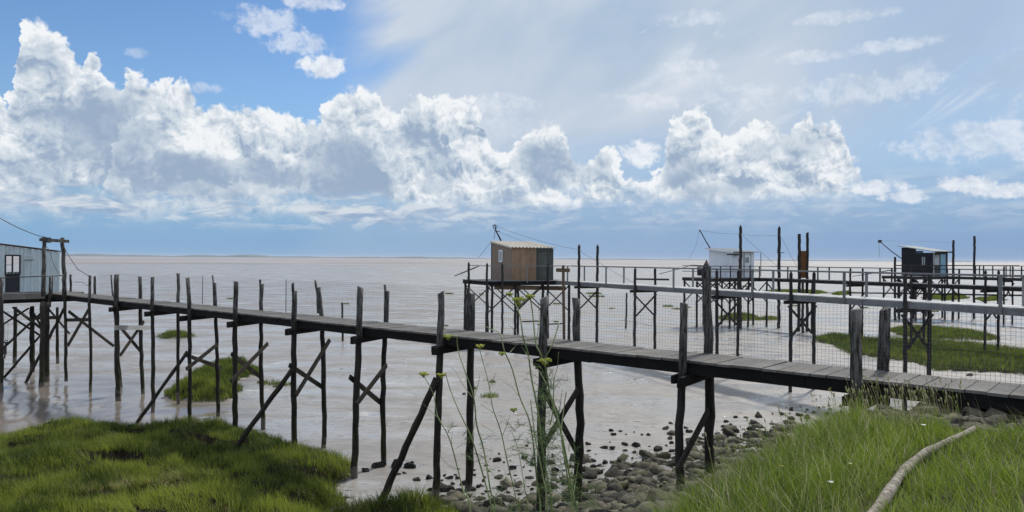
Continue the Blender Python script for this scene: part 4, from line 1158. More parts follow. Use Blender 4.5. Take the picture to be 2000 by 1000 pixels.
def shed_blue():
    s0, s1 = S_END + .75, S_END + 3.75
    fx = lambda px, py=530: (A1.hit_s(px, py, s0) - A1.o).dot(A1.v)
    t0 = fx(118); t1 = 3.6; zL = 5.92 + .05; zR = 5.66
    root = empty('fishing_shed', A1.p(s0 + 1.5, 1.3, ZD), 'pale blue ribbed metal fishing shed with a dark half door at the left edge', 'shed', 'fishing sheds on stilts')
    d0, d1 = fx(38.6), fx(10.2)      # door opening; t grows to the left
    def ztop(t): return zR + (zL - zR) * (t - t0) / (fx(0) - t0)
    def wl(ta, tb, z0, z1a=None, z1b=None):
        ribbed(MBw, A1.p(s0, ta), A1.p(s0, tb), z0, z1a or ztop(ta), z1b or ztop(tb), .03, .27, -A1.u, .012, 1.6)
    MBw = MB(); zd = (A1.hit_s(24, 498, s0)).z; zm = A1.hit_s(24, 537, s0).z
    wl(t0, d0, ZD); wl(d1, t1, ZD); wl(d0, d1, zd)
    MBw.build('wall', M['steel_blue'], root)
    mb = MB(); ribbed(mb, A1.p(s1, t0), A1.p(s1, d0 - .95), ZD, zR, ztop(d0 - .95), .03, .27, A1.u, .012, 1.6); ribbed(mb, A1.p(s1, d1 + .1), A1.p(s1, t1), ZD, ztop(d1 + .1), ztop(t1), .03, .27, A1.u, .012, 1.6)
    ribbed(mb, A1.p(s1, d0 - .95), A1.p(s1, d1 + .1), ZD, ZD + .9, ZD + .9, .03, .27, A1.u, .012, 1.6)
    mb.build('wall', M['steel_blue'], root)
    mb = MB(); ribbed(mb, A1.p(s0 + .04, t0), A1.p(s1 - .04, t0), ZD, zR - .03, zR - .03, .03, .27, -A1.v, .012, 1.6); mb.build('wall', M['steel_blue'], root)
    A = [A1.p(s1 + .05, t1, ztop(t1) + .03), A1.p(s1 + .05, t0 - .06, zR + .03), A1.p(s0 - .06, t0 - .06, zR + .03), A1.p(s0 - .06, t1, ztop(t1) + .03)]
    MB().add([a for a in A] + [a + Vector((0, 0, .035)) for a in A], [(3, 2, 1, 0), (4, 5, 6, 7), (0, 1, 5, 4), (1, 2, 6, 5), (2, 3, 7, 6), (3, 0, 4, 7)]).build('roof', M['rust'], root)
    dp = MB().bar(A1.p(s0 + .03, (d0 + d1) / 2, ZD + .02), A1.p(s0 + .03, (d0 + d1) / 2, zm), abs(d0 - d1) - .03, .05, A1.u).build('door', M['dark'], root)
    MB().box(A1.p(s0 - .02, d0 + .1, zm - .12), A1.u * .02, A1.v * .04, (0, 0, .015)).build('handle', M['metal'], dp)
    fr = MB()
    for t in (d0, fx(24), d1): fr.bar(A1.p(s0 - .01, t, zm), A1.p(s0 - .01, t, zd), .06, .05, A1.u)
    fr.bar(A1.p(s0 - .012, d0 + .03, zm + .02), A1.p(s0 - .012, d1 - .03, zm + .02), .055, .06).bar(A1.p(s0 - .012, d0 + .03, zd - .02), A1.p(s0 - .012, d1 - .03, zd - .02), .055, .07)
    w = fr.build('window_frame', M['dark'], root)
    MB().bar(A1.p(s0, fx(24) + .04, (zm + zd) / 2), A1.p(s0, d1 - .03, (zm + zd) / 2), .03, .03).build('glazing_bar', M['roof_grey'], w)
    # small pale sign: two rows of worn marks over a dark line
    sg = MB(); rs = random.Random(9)
    c0, c1 = fx(47), fx(65)
    for row, z in ((0, A1.hit_s(56, 499.5, s0).z), (1, A1.hit_s(56, 504.5, s0).z)):
        t = c0
        while t > c1:
            w_ = rs.uniform(.03, .05); sg.bar(A1.p(s0 - .06, t, z - rs.uniform(.03, .05)), A1.p(s0 - .06, t - rs.uniform(-.02, .02), z + rs.uniform(.03, .05)), w_ * .6, .012, A1.u); t -= w_ * 1.5
    sg = sg.build('sign', M['white_paint'], root); sg['label'] = 'worn white lettering, too faded to read'
    MB().bar(A1.p(s0 - .05, c0, A1.hit_s(56, 508, s0).z), A1.p(s0 - .05, c1, A1.hit_s(56, 508, s0).z), .02, .02).build('underline', M['dark'], sg)
shed_blue()

for px, py, by, lab in ((668, 591, 666, 'slim lone stake in the mud behind the near footbridge, left of centre'), (1224, 572, 641, 'slim lone stake in the mud below the pier with the brown shed')):
    g = on_plane(px + (1.5 if px < 1000 else -1.5), by, 0)
    t = at_depth(px, py, g.y)
    solo(crooked([t, g - Vector((0, 0, .2))], .07, px, n=7), 'stake', M['pole'], g, lab, 'stake')
g = on_plane(11, 706, 0)
pl = empty('pulley_block', at_depth(11, 690, g.y - 6), 'dark pulley block hanging on ropes beneath the left platform', 'pulley')
D = g.y - 6
MB().tube([at_depth(12, 668, D), at_depth(9, 700, D)], [.05, .03], 6).box(at_depth(9, 686, D), (.06, 0, 0), (0, .05, 0), (0, 0, .14)).build('hook', M['metal'], pl)
c = at_depth(12, 668, D); MB().tube([c + Vector((.075 * math.cos(a / 2), 0, .075 * math.sin(a / 2))) for a in range(14)], .018, 5).build('wheel', M['metal'], pl)
MB().tube([at_depth(9, 603, D), at_depth(10, 665, D)], .006, 4).tube([at_depth(16, 603, D), at_depth(15, 668, D)], .006, 4).build('rope', M['wire'], pl)

# ------------------------------------------------------------------ grass
def grass_mat(name, dark, light, straw, straw_at=0.95, trans=0.4):
    m = bpy.data.materials.new(name); m.use_nodes = True; nt = m.node_tree; E.nt = nt; L = nt.links
    b = nt.nodes['Principled BSDF']; out = nt.nodes['Material Output']
    t = attr(nt, 'tint')
    c = mixc(sstep(t, 0.0, straw_at), dark, light)
    c = mixc(sstep(t, straw_at, straw_at + 0.02), c, straw)
    L.new(c, b.inputs['Base Color']); b.inputs['Roughness'].default_value = 0.5; b.inputs['Specular IOR Level'].default_value = 0.3
    tr = nt.nodes.new('ShaderNodeBsdfTranslucent'); L.new(c, tr.inputs['Color'])
    mx = nt.nodes.new('ShaderNodeMixShader'); mx.inputs[0].default_value = trans
    L.new(b.outputs[0], mx.inputs[1]); L.new(tr.outputs[0], mx.inputs[2]); L.new(mx.outputs[0], out.inputs['Surface'])
    return m
G_MARSH = grass_mat('marsh_grass_blades', (0.044, 0.076, 0.013), (0.300, 0.350, 0.052), (0.38, 0.31, 0.15), 0.93, 0.5)
G_BANK = grass_mat('bank_grass_blades', (0.026, 0.056, 0.008), (0.245, 0.335, 0.042), (0.50, 0.46, 0.29), 0.95)

def blades(name, x, y, h, w, lean, tint, m, nseg=2, rng=NR, z=None, curl=0.5):
    """x,y base positions; h height, w width, lean (n,2) horizontal reach as a share of height"""
    n = len(x)
    if z is None: z = terrain(x, y)[0]
    base = np.stack([x, y, z - 0.02], 1)
    a = rng.uniform(0, np.pi, n); wd = np.stack([np.cos(a), np.sin(a), np.zeros(n)], 1)
    T = np.linspace(0, 1, nseg + 1); rows = []
    for k, t in enumerate(T):
        c = base.copy()
        c[:, 2] += h * (t - 0.18 * t * t * np.hypot(lean[:, 0], lean[:, 1]))
        c[:, :2] += lean * (h * (t * (1 - curl) + curl * t * t))[:, None]
        ww = (w * (1 - t) ** 0.7 * 0.5)[:, None]
        if k < nseg: rows += [c - wd * ww, c + wd * ww]
        else: rows.append(c)
    V = np.stack(rows, 1); nv = V.shape[1]; V = V.reshape(-1, 3)
    o = (np.arange(n) * nv)[:, None]
    quads = []
    for k in range(nseg - 1): quads.append([2 * k, 2 * k + 1, 2 * k + 3, 2 * k + 2])
    tri = [2 * nseg - 2, 2 * nseg - 1, 2 * nseg]
    per = np.array(sum(quads, []) + tri); loops = (o + per[None, :]).ravel()
    tot1 = np.array([4] * len(quads) + [3]); st1 = np.concatenate([[0], np.cumsum(tot1)[:-1]])
    starts = ((np.arange(n) * tot1.sum())[:, None] + st1[None, :]).ravel(); totals = np.tile(tot1, n)
    ob = np_mesh(name, V, loops, starts, totals, m, {'tint': np.repeat(tint, nv)})
    return tag(ob, kind='stuff')

def marsh_grass():
    r = np.random.default_rng(21)
    # the big mound at the lower left
    P = np.array(MARSH[0][0]); n = 330000
    x = r.uniform(-17, 0.5, n); y = r.uniform(11.5, 24.5, n)
    k = (x > -y * 0.80 - 0.5); x, y = x[k], y[k]
    z, soil, bank = terrain(x, y)
    hs = np.full(x.shape, -9.0)
    for Hh in HOLES: hs = np.maximum(hs, poly_sd(x, y, Hh) + 0.1 * wob(x, y, 0.6, 8))
    cl = wob(x, y, 1.7, 9) * .5 + wob(x, y, 0.55, 2) * .5
    dens = 0.72 + 0.5 * cl - 1.4 * (wob(x, y, 0.9, 12) > 0.78)
    k = (soil > 0.45) & (hs < 0.02) & (r.random(len(x)) < dens)
    x, y, z, cl, hs = x[k], y[k], z[k], cl[k], hs[k]; n = len(x)
    h = (0.19 + 0.10 * cl + 0.10 * (wob(x, y, 3.5, 7) * .5 + .5)) * r.uniform(0.6, 1.25, n)
    ln = np.stack([r.normal(-0.12 + 0.25 * wob(x, y, 1.1, 11), 0.28, n), r.normal(-0.05 + .3 * wob(x, y, 1.3, 13), 0.28, n)], 1)
    tint = np.clip(0.36 + 0.30 * wob(x, y, 2.8, 14) + 0.24 * cl + .12 * (17 - y) / 5 + r.normal(0, 0.2, n), 0, 0.92)
    thatch = poly_sd(x, y, gpoly([(245, 945), (330, 925), (400, 940), (360, 968), (270, 972)], .4)) + .4 * wob(x, y, .8, 3)
    st = (r.random(n) < 0.02 + 0.35 * np.clip(thatch / .5 + .3, 0, 1) + 0.25 * (wob(x, y, 1.5, 17) > .62) * (y < 16.5))
    tint = np.where(st, 0.98, tint)
    ln[st] *= 2.4; h[st] *= 0.9
    blades('marsh_grass', x, y, h, r.uniform(0.008, 0.016, n), ln, tint, G_MARSH, 2, r, z)
    # the small mound behind and the islands on the mud
    X, Y, Hh, W = [], [], [], []
    for i, (P, hh, ew) in enumerate(MARSH[1:]):
        P = np.array(P); lo = P.min(0) - .4; hi = P.max(0) + .4; hi[0] = min(hi[0], lo[0] + 26)
        dist = P[:, 1].mean(); area = (hi[0] - lo[0]) * (hi[1] - lo[1])
        w = 0.00085 * dist * 0.5
        nn = int(min(90000, area * (1000 if i == 0 else 900 * (25 / dist) ** 1.3)))
        xx = r.uniform(lo[0], hi[0], nn); yy = r.uniform(lo[1], hi[1], nn)
        sd = poly_sd(xx, yy, P) + 0.25 * wob(xx, yy, 1.2, 4); k = sd > -0.05
        X.append(xx[k]); Y.append(yy[k]); Hh.append(np.full(k.sum(), 0.30 if i else 0.28)); W.append(np.full(k.sum(), w))
    # loose tufts
    for px, py, rr in [(450, 584, .35), (676, 594, .3), (788, 663, .45), (878, 574, .55), (870, 637, .2), (955, 775, .3), (962, 746, .12), (1087, 629, .2), (1088, 594, .4), (1195, 603, .3), (1160, 574, 1.0), (1165, 580, .9), (1305, 599, .5),
                       (1322, 604, .45), (1345, 601, .2), (1420, 566, .8), (530, 750, .35), (555, 752, .3), (510, 748, .15), (540, 756, .12), (1500, 621, .5), (1555, 598, .3), (1690, 602, .3), (1826, 609, .3), (940, 575, .3), (1540, 545, 1.5), (1250, 560, 1.2), (1040, 548, 1.5), (1455, 560, .8), (12, 856, .3), (40, 850, .25), (925, 760, .1)]:
        g = on_plane(px, py, 0); nn = int(420 * rr * (1.0 if g.y < 45 else .5)) + 40
        a = r.uniform(0, 6.28, nn); q = rr * np.sqrt(r.uniform(0, 1, nn))
        X.append(g.x + q * np.cos(a) * 1.3); Y.append(g.y + q * np.sin(a)); Hh.append(np.full(nn, min(.32, .14 + rr * .22))); W.append(np.full(nn, 0.0006 * g.y))
    X = np.concatenate(X); Y = np.concatenate(Y); Hh = np.concatenate(Hh); W = np.concatenate(W); n = len(X)
    z = terrain(X, Y)[0]; cl = wob(X, Y, 1.2, 5)
    tint = np.clip(np.where(Y < 30, .34, .20) + 0.20 * cl + r.normal(0, .2, n), 0, .92); tint[r.random(n) < .02] = .98
    ln = np.stack([r.normal(-.08, .25, n), r.normal(0, .25, n)], 1)
    blades('marsh_grass', X, Y, Hh * r.uniform(.5, 1.2, n) * (1 + .25 * cl), W * r.uniform(.8, 1.3, n), ln, tint, G_MARSH, 2, r, z)
marsh_grass()

LOG = [(1690, 1040, 3.72), (1728, 985, 3.70), (1762, 930, 3.68), (1800, 893, 3.67), (1850, 868, 3.66), (1890, 848, 3.67), (1912, 835, 3.70)]
LOGP = [on_ground(a, b + 6) + Vector((0, 0, -.01)) for a, b, z in LOG]
def bank_grass():
    r = np.random.default_rng(31); n = 330000
    x = r.uniform(-4.5, 13, n); y = r.uniform(1.6, 10.5, n)
    dc, sg = pl_dist(x, y, CREST)
    k = ((sg < 0) | (dc < 0.75 * (1 + wob(x, y, 1.3, 3)))) & (x < y * .80 + 1.5)
    shelf = (x > 4.5 + .2 * wob(x, y, .8, 1)) & (y > 8.75 - 0.10 * (x - 4.6) + .25 * wob(x, y, .9, 6))
    k &= ~(shelf & (r.random(n) > .06))
    k &= r.random(n) < 0.72 + .5 * wob(x, y, .55, 4)
    x, y, dc, sg = x[k], y[k], dc[k], sg[k]; n = len(x)
    z = terrain(x, y)[0]; cl = wob(x, y, .9, 2) * .6 + wob(x, y, .35, 8) * .4
    tall = np.clip(1.2 - dc * .75, 0.0, 1) * (x < 5) + .12
    right = np.clip((x - .31 * y * 1.15) / 1.2, 0, 1)            # shorter, mown-looking sward right of the log
    h = (0.17 + .20 * tall + .05 * cl - .02 * right) * r.uniform(.55, 1.3, n)
    ln = np.stack([r.normal(-.22 + .45 * wob(x, y, .6, 11), .36, n), r.normal(-.05 + .35 * wob(x, y, .7, 13), .36, n)], 1)
    tint = np.clip(.44 + .30 * cl + .15 * right + r.normal(0, .2, n), 0, .94)
    tint[r.random(n) < .035 + .06 * (tall > .7)] = .98
    # keep the log free
    lp = np.array([(p.x, p.y) for p in LOGP]); dl, sl_ = pl_dist(x, y, lp)
    near = dl < .055; h = np.where(near, h * .5, h); h = np.where((dl < .20), h * .7, h)
    blades('bank_grass', x, y, h, r.uniform(.0035, .0075, n), ln, tint, G_BANK, 3, r, z)
    # coarser broad blades and long dry stalks in loose clumps
    m = 9000; cx = r.uniform(1.2, 9, 260); cy = r.uniform(3.5, 9.2, 260); ci = r.integers(0, 260, m)
    x = cx[ci] + r.normal(0, .16, m); y = cy[ci] + r.normal(0, .16, m); dc, sg = pl_dist(x, y, CREST)
    k = (sg < 0) & ~((x > 4.7) & (y > 8.5)) & (pl_dist(x, y, lp)[0] > .10); x, y, ci = x[k], y[k], ci[k]; m = len(x)
    dry = r.random(m) < .22; tb = r.uniform(.45, .95, 260)[ci]
    h = np.where(dry, r.uniform(.3, .55, m), r.uniform(.16, .36, m)); w = np.where(dry, .0028, r.uniform(.007, .014, m))
    blades('wild_grass', x, y, h, w, np.stack([r.normal(-.25, .5, m), r.normal(0, .5, m)], 1), np.where(dry, .99, np.clip(tb + r.normal(0, .08, m), 0, .94)), G_BANK, 3, r)
    # flowering stalks with fuzzy heads along the crest
    N = 330; px = np.concatenate([r.uniform(1640, 1880, 230), r.uniform(1390, 1660, 100)])
    mb = MB(); tn = []
    for i in range(N):
        f = (px[i] - 1640) / 240
        yb = (800 if px[i] > 1640 else 960 - (px[i] - 1390) * .6) + r.uniform(-5, 45); g = on_ground(px[i] + r.uniform(0, 25), yb)
        hh = r.uniform(.30, .58) * (1.0 - .25 * max(0, f)); c = tz(g.x, g.y)
        le = Vector((r.normal(-.16, .10), r.normal(0, .10), 0))
        p0 = Vector((g.x, g.y, c)); p1 = p0 + Vector((0, 0, hh * .5)) + le * hh * .35; p2 = p0 + Vector((0, 0, hh)) + le * hh
        nv0 = len(mb.v)
        mb.tube([p0, p1, p2], [.0018, .0015, .0012], 3, False)
        d = (p2 - p1).normalized(); L_ = r.uniform(.03, .065)
        mb.tube([p2, p2 + d * L_ * .35, p2 + d * L_ * .75, p2 + d * L_], [.002, .0075, .006, .001], 5, False)
        tn += [r.choice([.9, .98, .98, .98])] * (len(mb.v) - nv0)
    o = mb.build('seed_grass', G_BANK); at = o.data.attributes.new('tint', 'FLOAT', 'POINT'); at.data.foreach_set('value', np.array(tn, dtype=np.float32))
    tag(o, kind='stuff')
bank_grass()

# ------------------------------------------------------------------ driftwood log
def log():
    P = LOGP; pts = []
    for a, b in zip(P[:-1], P[1:]):
        for i in range(7): pts.append(a.lerp(b, i / 7))
    pts.append(P[-1]); n = len(pts); rs = random.Random(4)
    sm = [sum((pts[min(max(i + k, 0), n - 1)] for k in (-2, -1, 0, 1, 2)), Vector()) / 5 for i in range(n)]
    rad = [(.049 - .018 * (i / n)) * (1 + .08 * math.sin(i * .9) + rs.uniform(-.07, .07)) for i in range(n)]
    rad[-1] = .02
    mb = MB().tube([p + Vector((0, 0, .06)) for p in sm], rad, 14, True, .10, 4)
    def fn(nt, b, L):
        g = noise(objvec(nt, 4, 4, 4), 4.0, 7, .7, .6); p = noise(objvec(nt, 1, 1, 1), 5.0, 4, .6)
        c = mixc(sstep(g, .35, .65), (.08, .068, .055), (.33, .295, .24)); c = mixc(sstep(p, .55, .7) * .6, c, (.24, .22, .18))
        L.new(c, b.inputs['Base Color']); b.inputs['Roughness'].default_value = .9
        bump(nt, b, g + p * .5, .9, .02)
    solo(mb, 'log', material('bleached_bark', fn), LOGP[1], 'long curved bleached driftwood log lying in the grass at lower right', 'log')
log()

# ------------------------------------------------------------------ rocks
def rock_mat(name, dark, light, lichen):
    def fn(nt, b, L):
        oi = nt.nodes.new('ShaderNodeObjectInfo'); rn = E(oi.outputs['Random']); at = attr(nt, 'tint')
        g = noise(objvec(nt, 1, 1, 1), 6.0, 7, .7); q = noise(objvec(nt, 1, 1, 1.6), 2.2, 4, .6)
        c = mixc(sat((g - .35) * 2.2 + (rn + at - .5) * .8), dark, light)
        c = mixc(sstep(q, .52, .66) * .7, c, lichen)
        L.new(c, b.inputs['Base Color']); L.new((.95 - g * .2).v, b.inputs['Roughness'])
        b.inputs['Specular IOR Level'].default_value = 0.25
        bump(nt, b, g, 1.0, .05)
    return material(name, fn)
R_DARK = rock_mat('dark_wet_rock', (.008, .008, .008), (.045, .041, .036), (.03, .032, .018))
R_PALE = rock_mat('flat_shore_stone', (.014, .013, .010), (.130, .118, .080), (.065, .070, .024))
def rock_mesh(seed, flat, m, sub=3):
    rs = random.Random(seed); bm = bmesh.new(); bmesh.ops.create_icosphere(bm, subdivisions=sub, radius=1)
    cuts = []
    for _ in range(12):
        d = Vector((rs.gauss(0, 1), rs.gauss(0, 1), rs.gauss(0, 1) * .8)).normalized(); cuts.append((d, rs.uniform(.34, .74)))
    ph = [rs.uniform(0, 6) for _ in range(6)]
    for v in bm.verts:
        p = v.co.copy()
        for d, k in cuts:
            e = p.dot(d)
            if e > k: p -= d * (e - k) * .985
        w = 1 + .05 * math.sin(p.x * 7 + ph[0]) * math.sin(p.y * 6 + ph[1]) + .05 * math.sin(p.z * 11 + ph[2] + p.x * 4) + rs.uniform(-.015, .015)
        p *= w; p.z *= flat; v.co = p
    me = bpy.data.meshes.new('rock'); bm.to_mesh(me); bm.free(); me.materials.append(m)
    return me
def interp(x, pts):
    a = np.array(pts, float); return float(np.interp(x, a[:, 0], a[:, 1]))
UP = [(670, 925), (700, 905), (760, 900), (820, 930), (860, 915), (900, 905), (960, 890), (1000, 885), (1060, 882), (1130, 868), (1200, 842), (1300, 835), (1400, 822), (1480, 808), (1560, 792), (1660, 780)]
LO = [(670, 935), (720, 925), (800, 930), (860, 965), (900, 978), (1000, 1010), (1060, 1100), (1300, 1100), (1350, 1010), (1400, 935), (1500, 885), (1560, 860), (1620, 835), (1660, 812)]
def rocks():
    rs = random.Random(77)
    dark = [rock_mesh(i, .55, R_DARK) for i in range(7)]; pale = [rock_mesh(40 + i, .38, R_PALE) for i in range(7)]
    place = []
    for px, py, w in [(713, 921, 26), (742, 912, 34), (775, 912, 36), (802, 908, 20), (803, 914, 30), (838, 935, 20), (845, 960, 26), (875, 960, 28), (878, 936, 18), (868, 930, 12), (893, 965, 34), (970, 901, 22), (945, 941, 14), (1028, 872, 10), (975, 887, 12),
                      (1195, 842, 16), (1310, 828, 14), (1196, 878, 18), (1222, 870, 22), (1266, 850, 16), (1345, 866, 24), (1345, 845, 18), (1310, 858, 20), (1418, 825, 16), (1422, 845, 14), (1438, 845, 20), (1482, 815, 32), (1468, 840, 28), (1427, 830, 10), (1505, 845, 20), (1460, 855, 26), (1546, 820, 22), (1578, 818, 24), (1560, 812, 20), (1590, 806, 16), (1403, 848, 16),
                      (1256, 940, 32), (1190, 970, 46), (1228, 925, 26), (1210, 905, 24), (1170, 925, 26), (1180, 905, 22), (1100, 885, 12), (1086, 920, 20), (1105, 905, 16), (1310, 882, 20), (1260, 900, 24), (1285, 880, 30), (1240, 885, 16), (1140, 905, 16), (1545, 672 + 130, 16)]:
        place.append((px, py, w, 'd'))
    tries = 0
    while len(place) < 232 and tries < 9000:
        tries += 1; px = rs.uniform(860, 1655) if rs.random() < .93 else rs.uniform(680, 860)
        u, l = interp(px, UP), min(995, interp(px, LO)); f = rs.random() ** .8; py = u + (l - u) * f
        w = (8 + 22 * rs.random() ** 1.7) * (.8 + f * .8) * (1.0 if px < 1450 else .9)
        if any(abs(px - a) < (w + b) * .42 and abs(py - c) < (w + b) * .26 for a, c, b, _ in place): continue
        place.append((px, py, w, 'p' if rs.random() < f * .75 else 'd'))
    for _ in range(65):
        px = rs.uniform(1800, 2010); py = rs.uniform(795, 846) if px > 1880 else rs.uniform(792, 815)
        place.append((px, py, rs.uniform(18, 46), 'p' if rs.random() < .7 else 'd'))
    nd = 0
    for px, py, w, k in place:
        g = on_ground(px, py)
        if g.y > 60: continue
        s = w / F * g.y / 2
        o = bpy.data.objects.new('rock', rs.choice(dark if k == 'd' else pale)); COL.objects.link(o)
        o.scale = (s, s * rs.uniform(.7, 1.2), s * rs.uniform(.75, 1.25)); o.rotation_euler = (rs.uniform(-.2, .2), rs.uniform(-.2, .2), rs.uniform(0, 6.28))
        o.location = (g.x, g.y, g.z + s * .14)
        size = 'large' if w > 27 else 'middling' if w > 17 else 'small'
        if px >= 1795:
            where = 'under the deck above the log end' if px < 1915 else 'under the deck at the right edge'
            lab, grp = f'{size} flat grey green stone {where}', 'stones under the right end of the deck'
        else:
            where = ('near the twin posts beyond the mound' if px < 765 else 'near the long strut' if px < 880 else 'behind the left fennel stems' if px < 1010
                     else 'at the foot of the post behind the fennel' if px < 1110 else 'right of the fennel' if px < 1215 else 'left of the bent post' if px < 1330
                     else 'around the pointed post' if px < 1425 else 'where bank meets mud')
            row = 'on bare mud ' if py < interp(px, UP) + 22 else ''
            if k == 'd': lab, grp = f'{size} dark angular rock {row}{where}', 'dark rocks along the mud edge'
            else: lab, grp = f'{size} pale flat stone {row}{where}', 'pale stones of the rubble shore'
        tag(o, lab, 'rock', grp)
    # everything smaller is rubble
    V, Fc, T = [], [], []; r = np.random.default_rng(8)
    cube = np.array([(-1, -1, -1), (1, -1, -1), (1, 1, -1), (-1, 1, -1), (-.7, -.7, 1), (.7, -.7, 1), (.7, .7, 1), (-.7, .7, 1), (0, 0, 1.25), (1.15, 0, 0), (-1.15, 0, 0), (0, 1.15, 0), (0, -1.15, 0)], float)
    tri = [(4, 5, 8), (5, 6, 8), (6, 7, 8), (7, 4, 8), (0, 1, 12), (1, 5, 12), (5, 4, 12), (4, 0, 12), (1, 2, 9), (2, 6, 9), (6, 5, 9), (5, 1, 9), (2, 3, 11), (3, 7, 11), (7, 6, 11), (6, 2, 11), (3, 0, 10), (0, 4, 10), (4, 7, 10), (7, 3, 10)]
    N = 21000; x = np.concatenate([r.uniform(-5, 9.5, N), r.uniform(4.2, 12, 6000)]); y = np.concatenate([r.uniform(7, 27, N), r.uniform(8.3, 14, 6000)])
    dc, s1 = pl_dist(x, y, CREST); ds, s2 = pl_dist(x, y, SHORE); ds = ds * np.where(s2 < 0, 1, -1)
    on = (s1 > 0) & (ds + .5 * wob(x, y, 1.6, 3) > -.35) & (r.random(len(x)) < np.clip(.03 + ds * .17, .02, 1) * np.clip(1.15 + .8 * wob(x, y, 1.3, 9), .25, 1.6)) & ((dc > .35))
    sh = (x > 4.5) & (y > 8.75 - 0.10 * (x - 4.6) + .25 * wob(x, y, .9, 6)) & (y < 14)
    k = on | (sh & (r.random(len(x)) < .9)); x, y, ds = x[k], y[k], ds[k]; z, soil, _ = terrain(x, y); k = soil < .3; x, y, z, ds = x[k], y[k], z[k], ds[k]; n = len(x)
    s = (.02 + .20 * r.random(n) ** 3.4) * np.where((x > 4.5) & (y < 14), .72, 1.1)
    a = r.uniform(0, 6.28, n); ca, sa = np.cos(a), np.sin(a)
    C = cube[None] * (1 + r.uniform(-.42, .42, (n, 13, 3)))
    C = C * np.stack([s, s * r.uniform(.5, 1, n), s * r.uniform(.22, .5, n)], 1)[:, None, :]
    tilt = r.normal(0, .25, n)[:, None]
    X = C[:, :, 0] * ca[:, None] - C[:, :, 1] * sa[:, None] + x[:, None]; Yy = C[:, :, 0] * sa[:, None] + C[:, :, 1] * ca[:, None] + y[:, None]
    Z = C[:, :, 2] + C[:, :, 0] * tilt + z[:, None] + s[:, None] * .12
    V = np.stack([X, Yy, Z], 2).reshape(-1, 3); tr = np.array(tri); loops = ((np.arange(n) * 13)[:, None, None] + tr[None]).ravel(); m = n * len(tri)
    tnt = np.repeat(np.clip(r.normal(.42, .42, n) + np.clip(ds * .08, -.3, .4) - .1, 0, 1.2), 13)
    tag(np_mesh('rubble', V, loops, np.arange(m) * 3, np.full(m, 3), R_PALE, {'tint': tnt}), kind='stuff')
rocks()
for px, py, w, lab in ((1895, 734, 20, 'lone dark stone on the mud just beyond the deck at right'), (907, 672 + 98, 10, 'small dark stone alone on the open mud behind the fennel')):
    g = on_plane(px, py, 0); o = bpy.data.objects.new('rock', rock_mesh(px, .5, R_DARK)); COL.objects.link(o); s = w / F * g.y / 2
    o.scale = (s, s, s * .9); o.location = (g.x, g.y, .02); tag(o, lab, 'rock')

# ------------------------------------------------------------------ fennel in front of the bridge
def leaf_mat(name, a, b_, tr=.3):
    m = bpy.data.materials.new(name); m.use_nodes = True; nt = m.node_tree; E.nt = nt; L = nt.links
    b = nt.nodes['Principled BSDF']; out = nt.nodes['Material Output']
    c = mixc(sstep(noise(objvec(nt, 1, 1, 1), 9.0, 3, .5), .35, .65), a, b_)
    L.new(c, b.inputs['Base Color']); b.inputs['Roughness'].default_value = .5
    t = nt.nodes.new('ShaderNodeBsdfTranslucent'); L.new(c, t.inputs['Color']); mx = nt.nodes.new('ShaderNodeMixShader'); mx.inputs[0].default_value = tr
    L.new(b.outputs[0], mx.inputs[1]); L.new(t.outputs[0], mx.inputs[2]); L.new(mx.outputs[0], out.inputs['Surface'])
    return m
M['fstem'] = leaf_mat('fennel_stem', (.13, .17, .06), (.26, .31, .12), .1)
M['fleaf'] = leaf_mat('fennel_thread_leaf', (.09, .16, .05), (.20, .28, .09), .4)
M['fhead'] = leaf_mat('fennel_flower', (.32, .38, .05), (.55, .56, .12), .4)
def smooth_path(P, k=6):
    out = []; n = len(P)
    for i in range(n - 1):
        p0, p1, p2, p3 = P[max(i - 1, 0)], P[i], P[i + 1], P[min(i + 2, n - 1)]
        for j in range(k):
            t = j / k
            out.append(.5 * ((2 * p1) + (p2 - p0) * t + (2 * p0 - 5 * p1 + 4 * p2 - p3) * t * t + (3 * p1 - p0 - 3 * p2 + p3) * t ** 3))
    out.append(P[-1]); return out
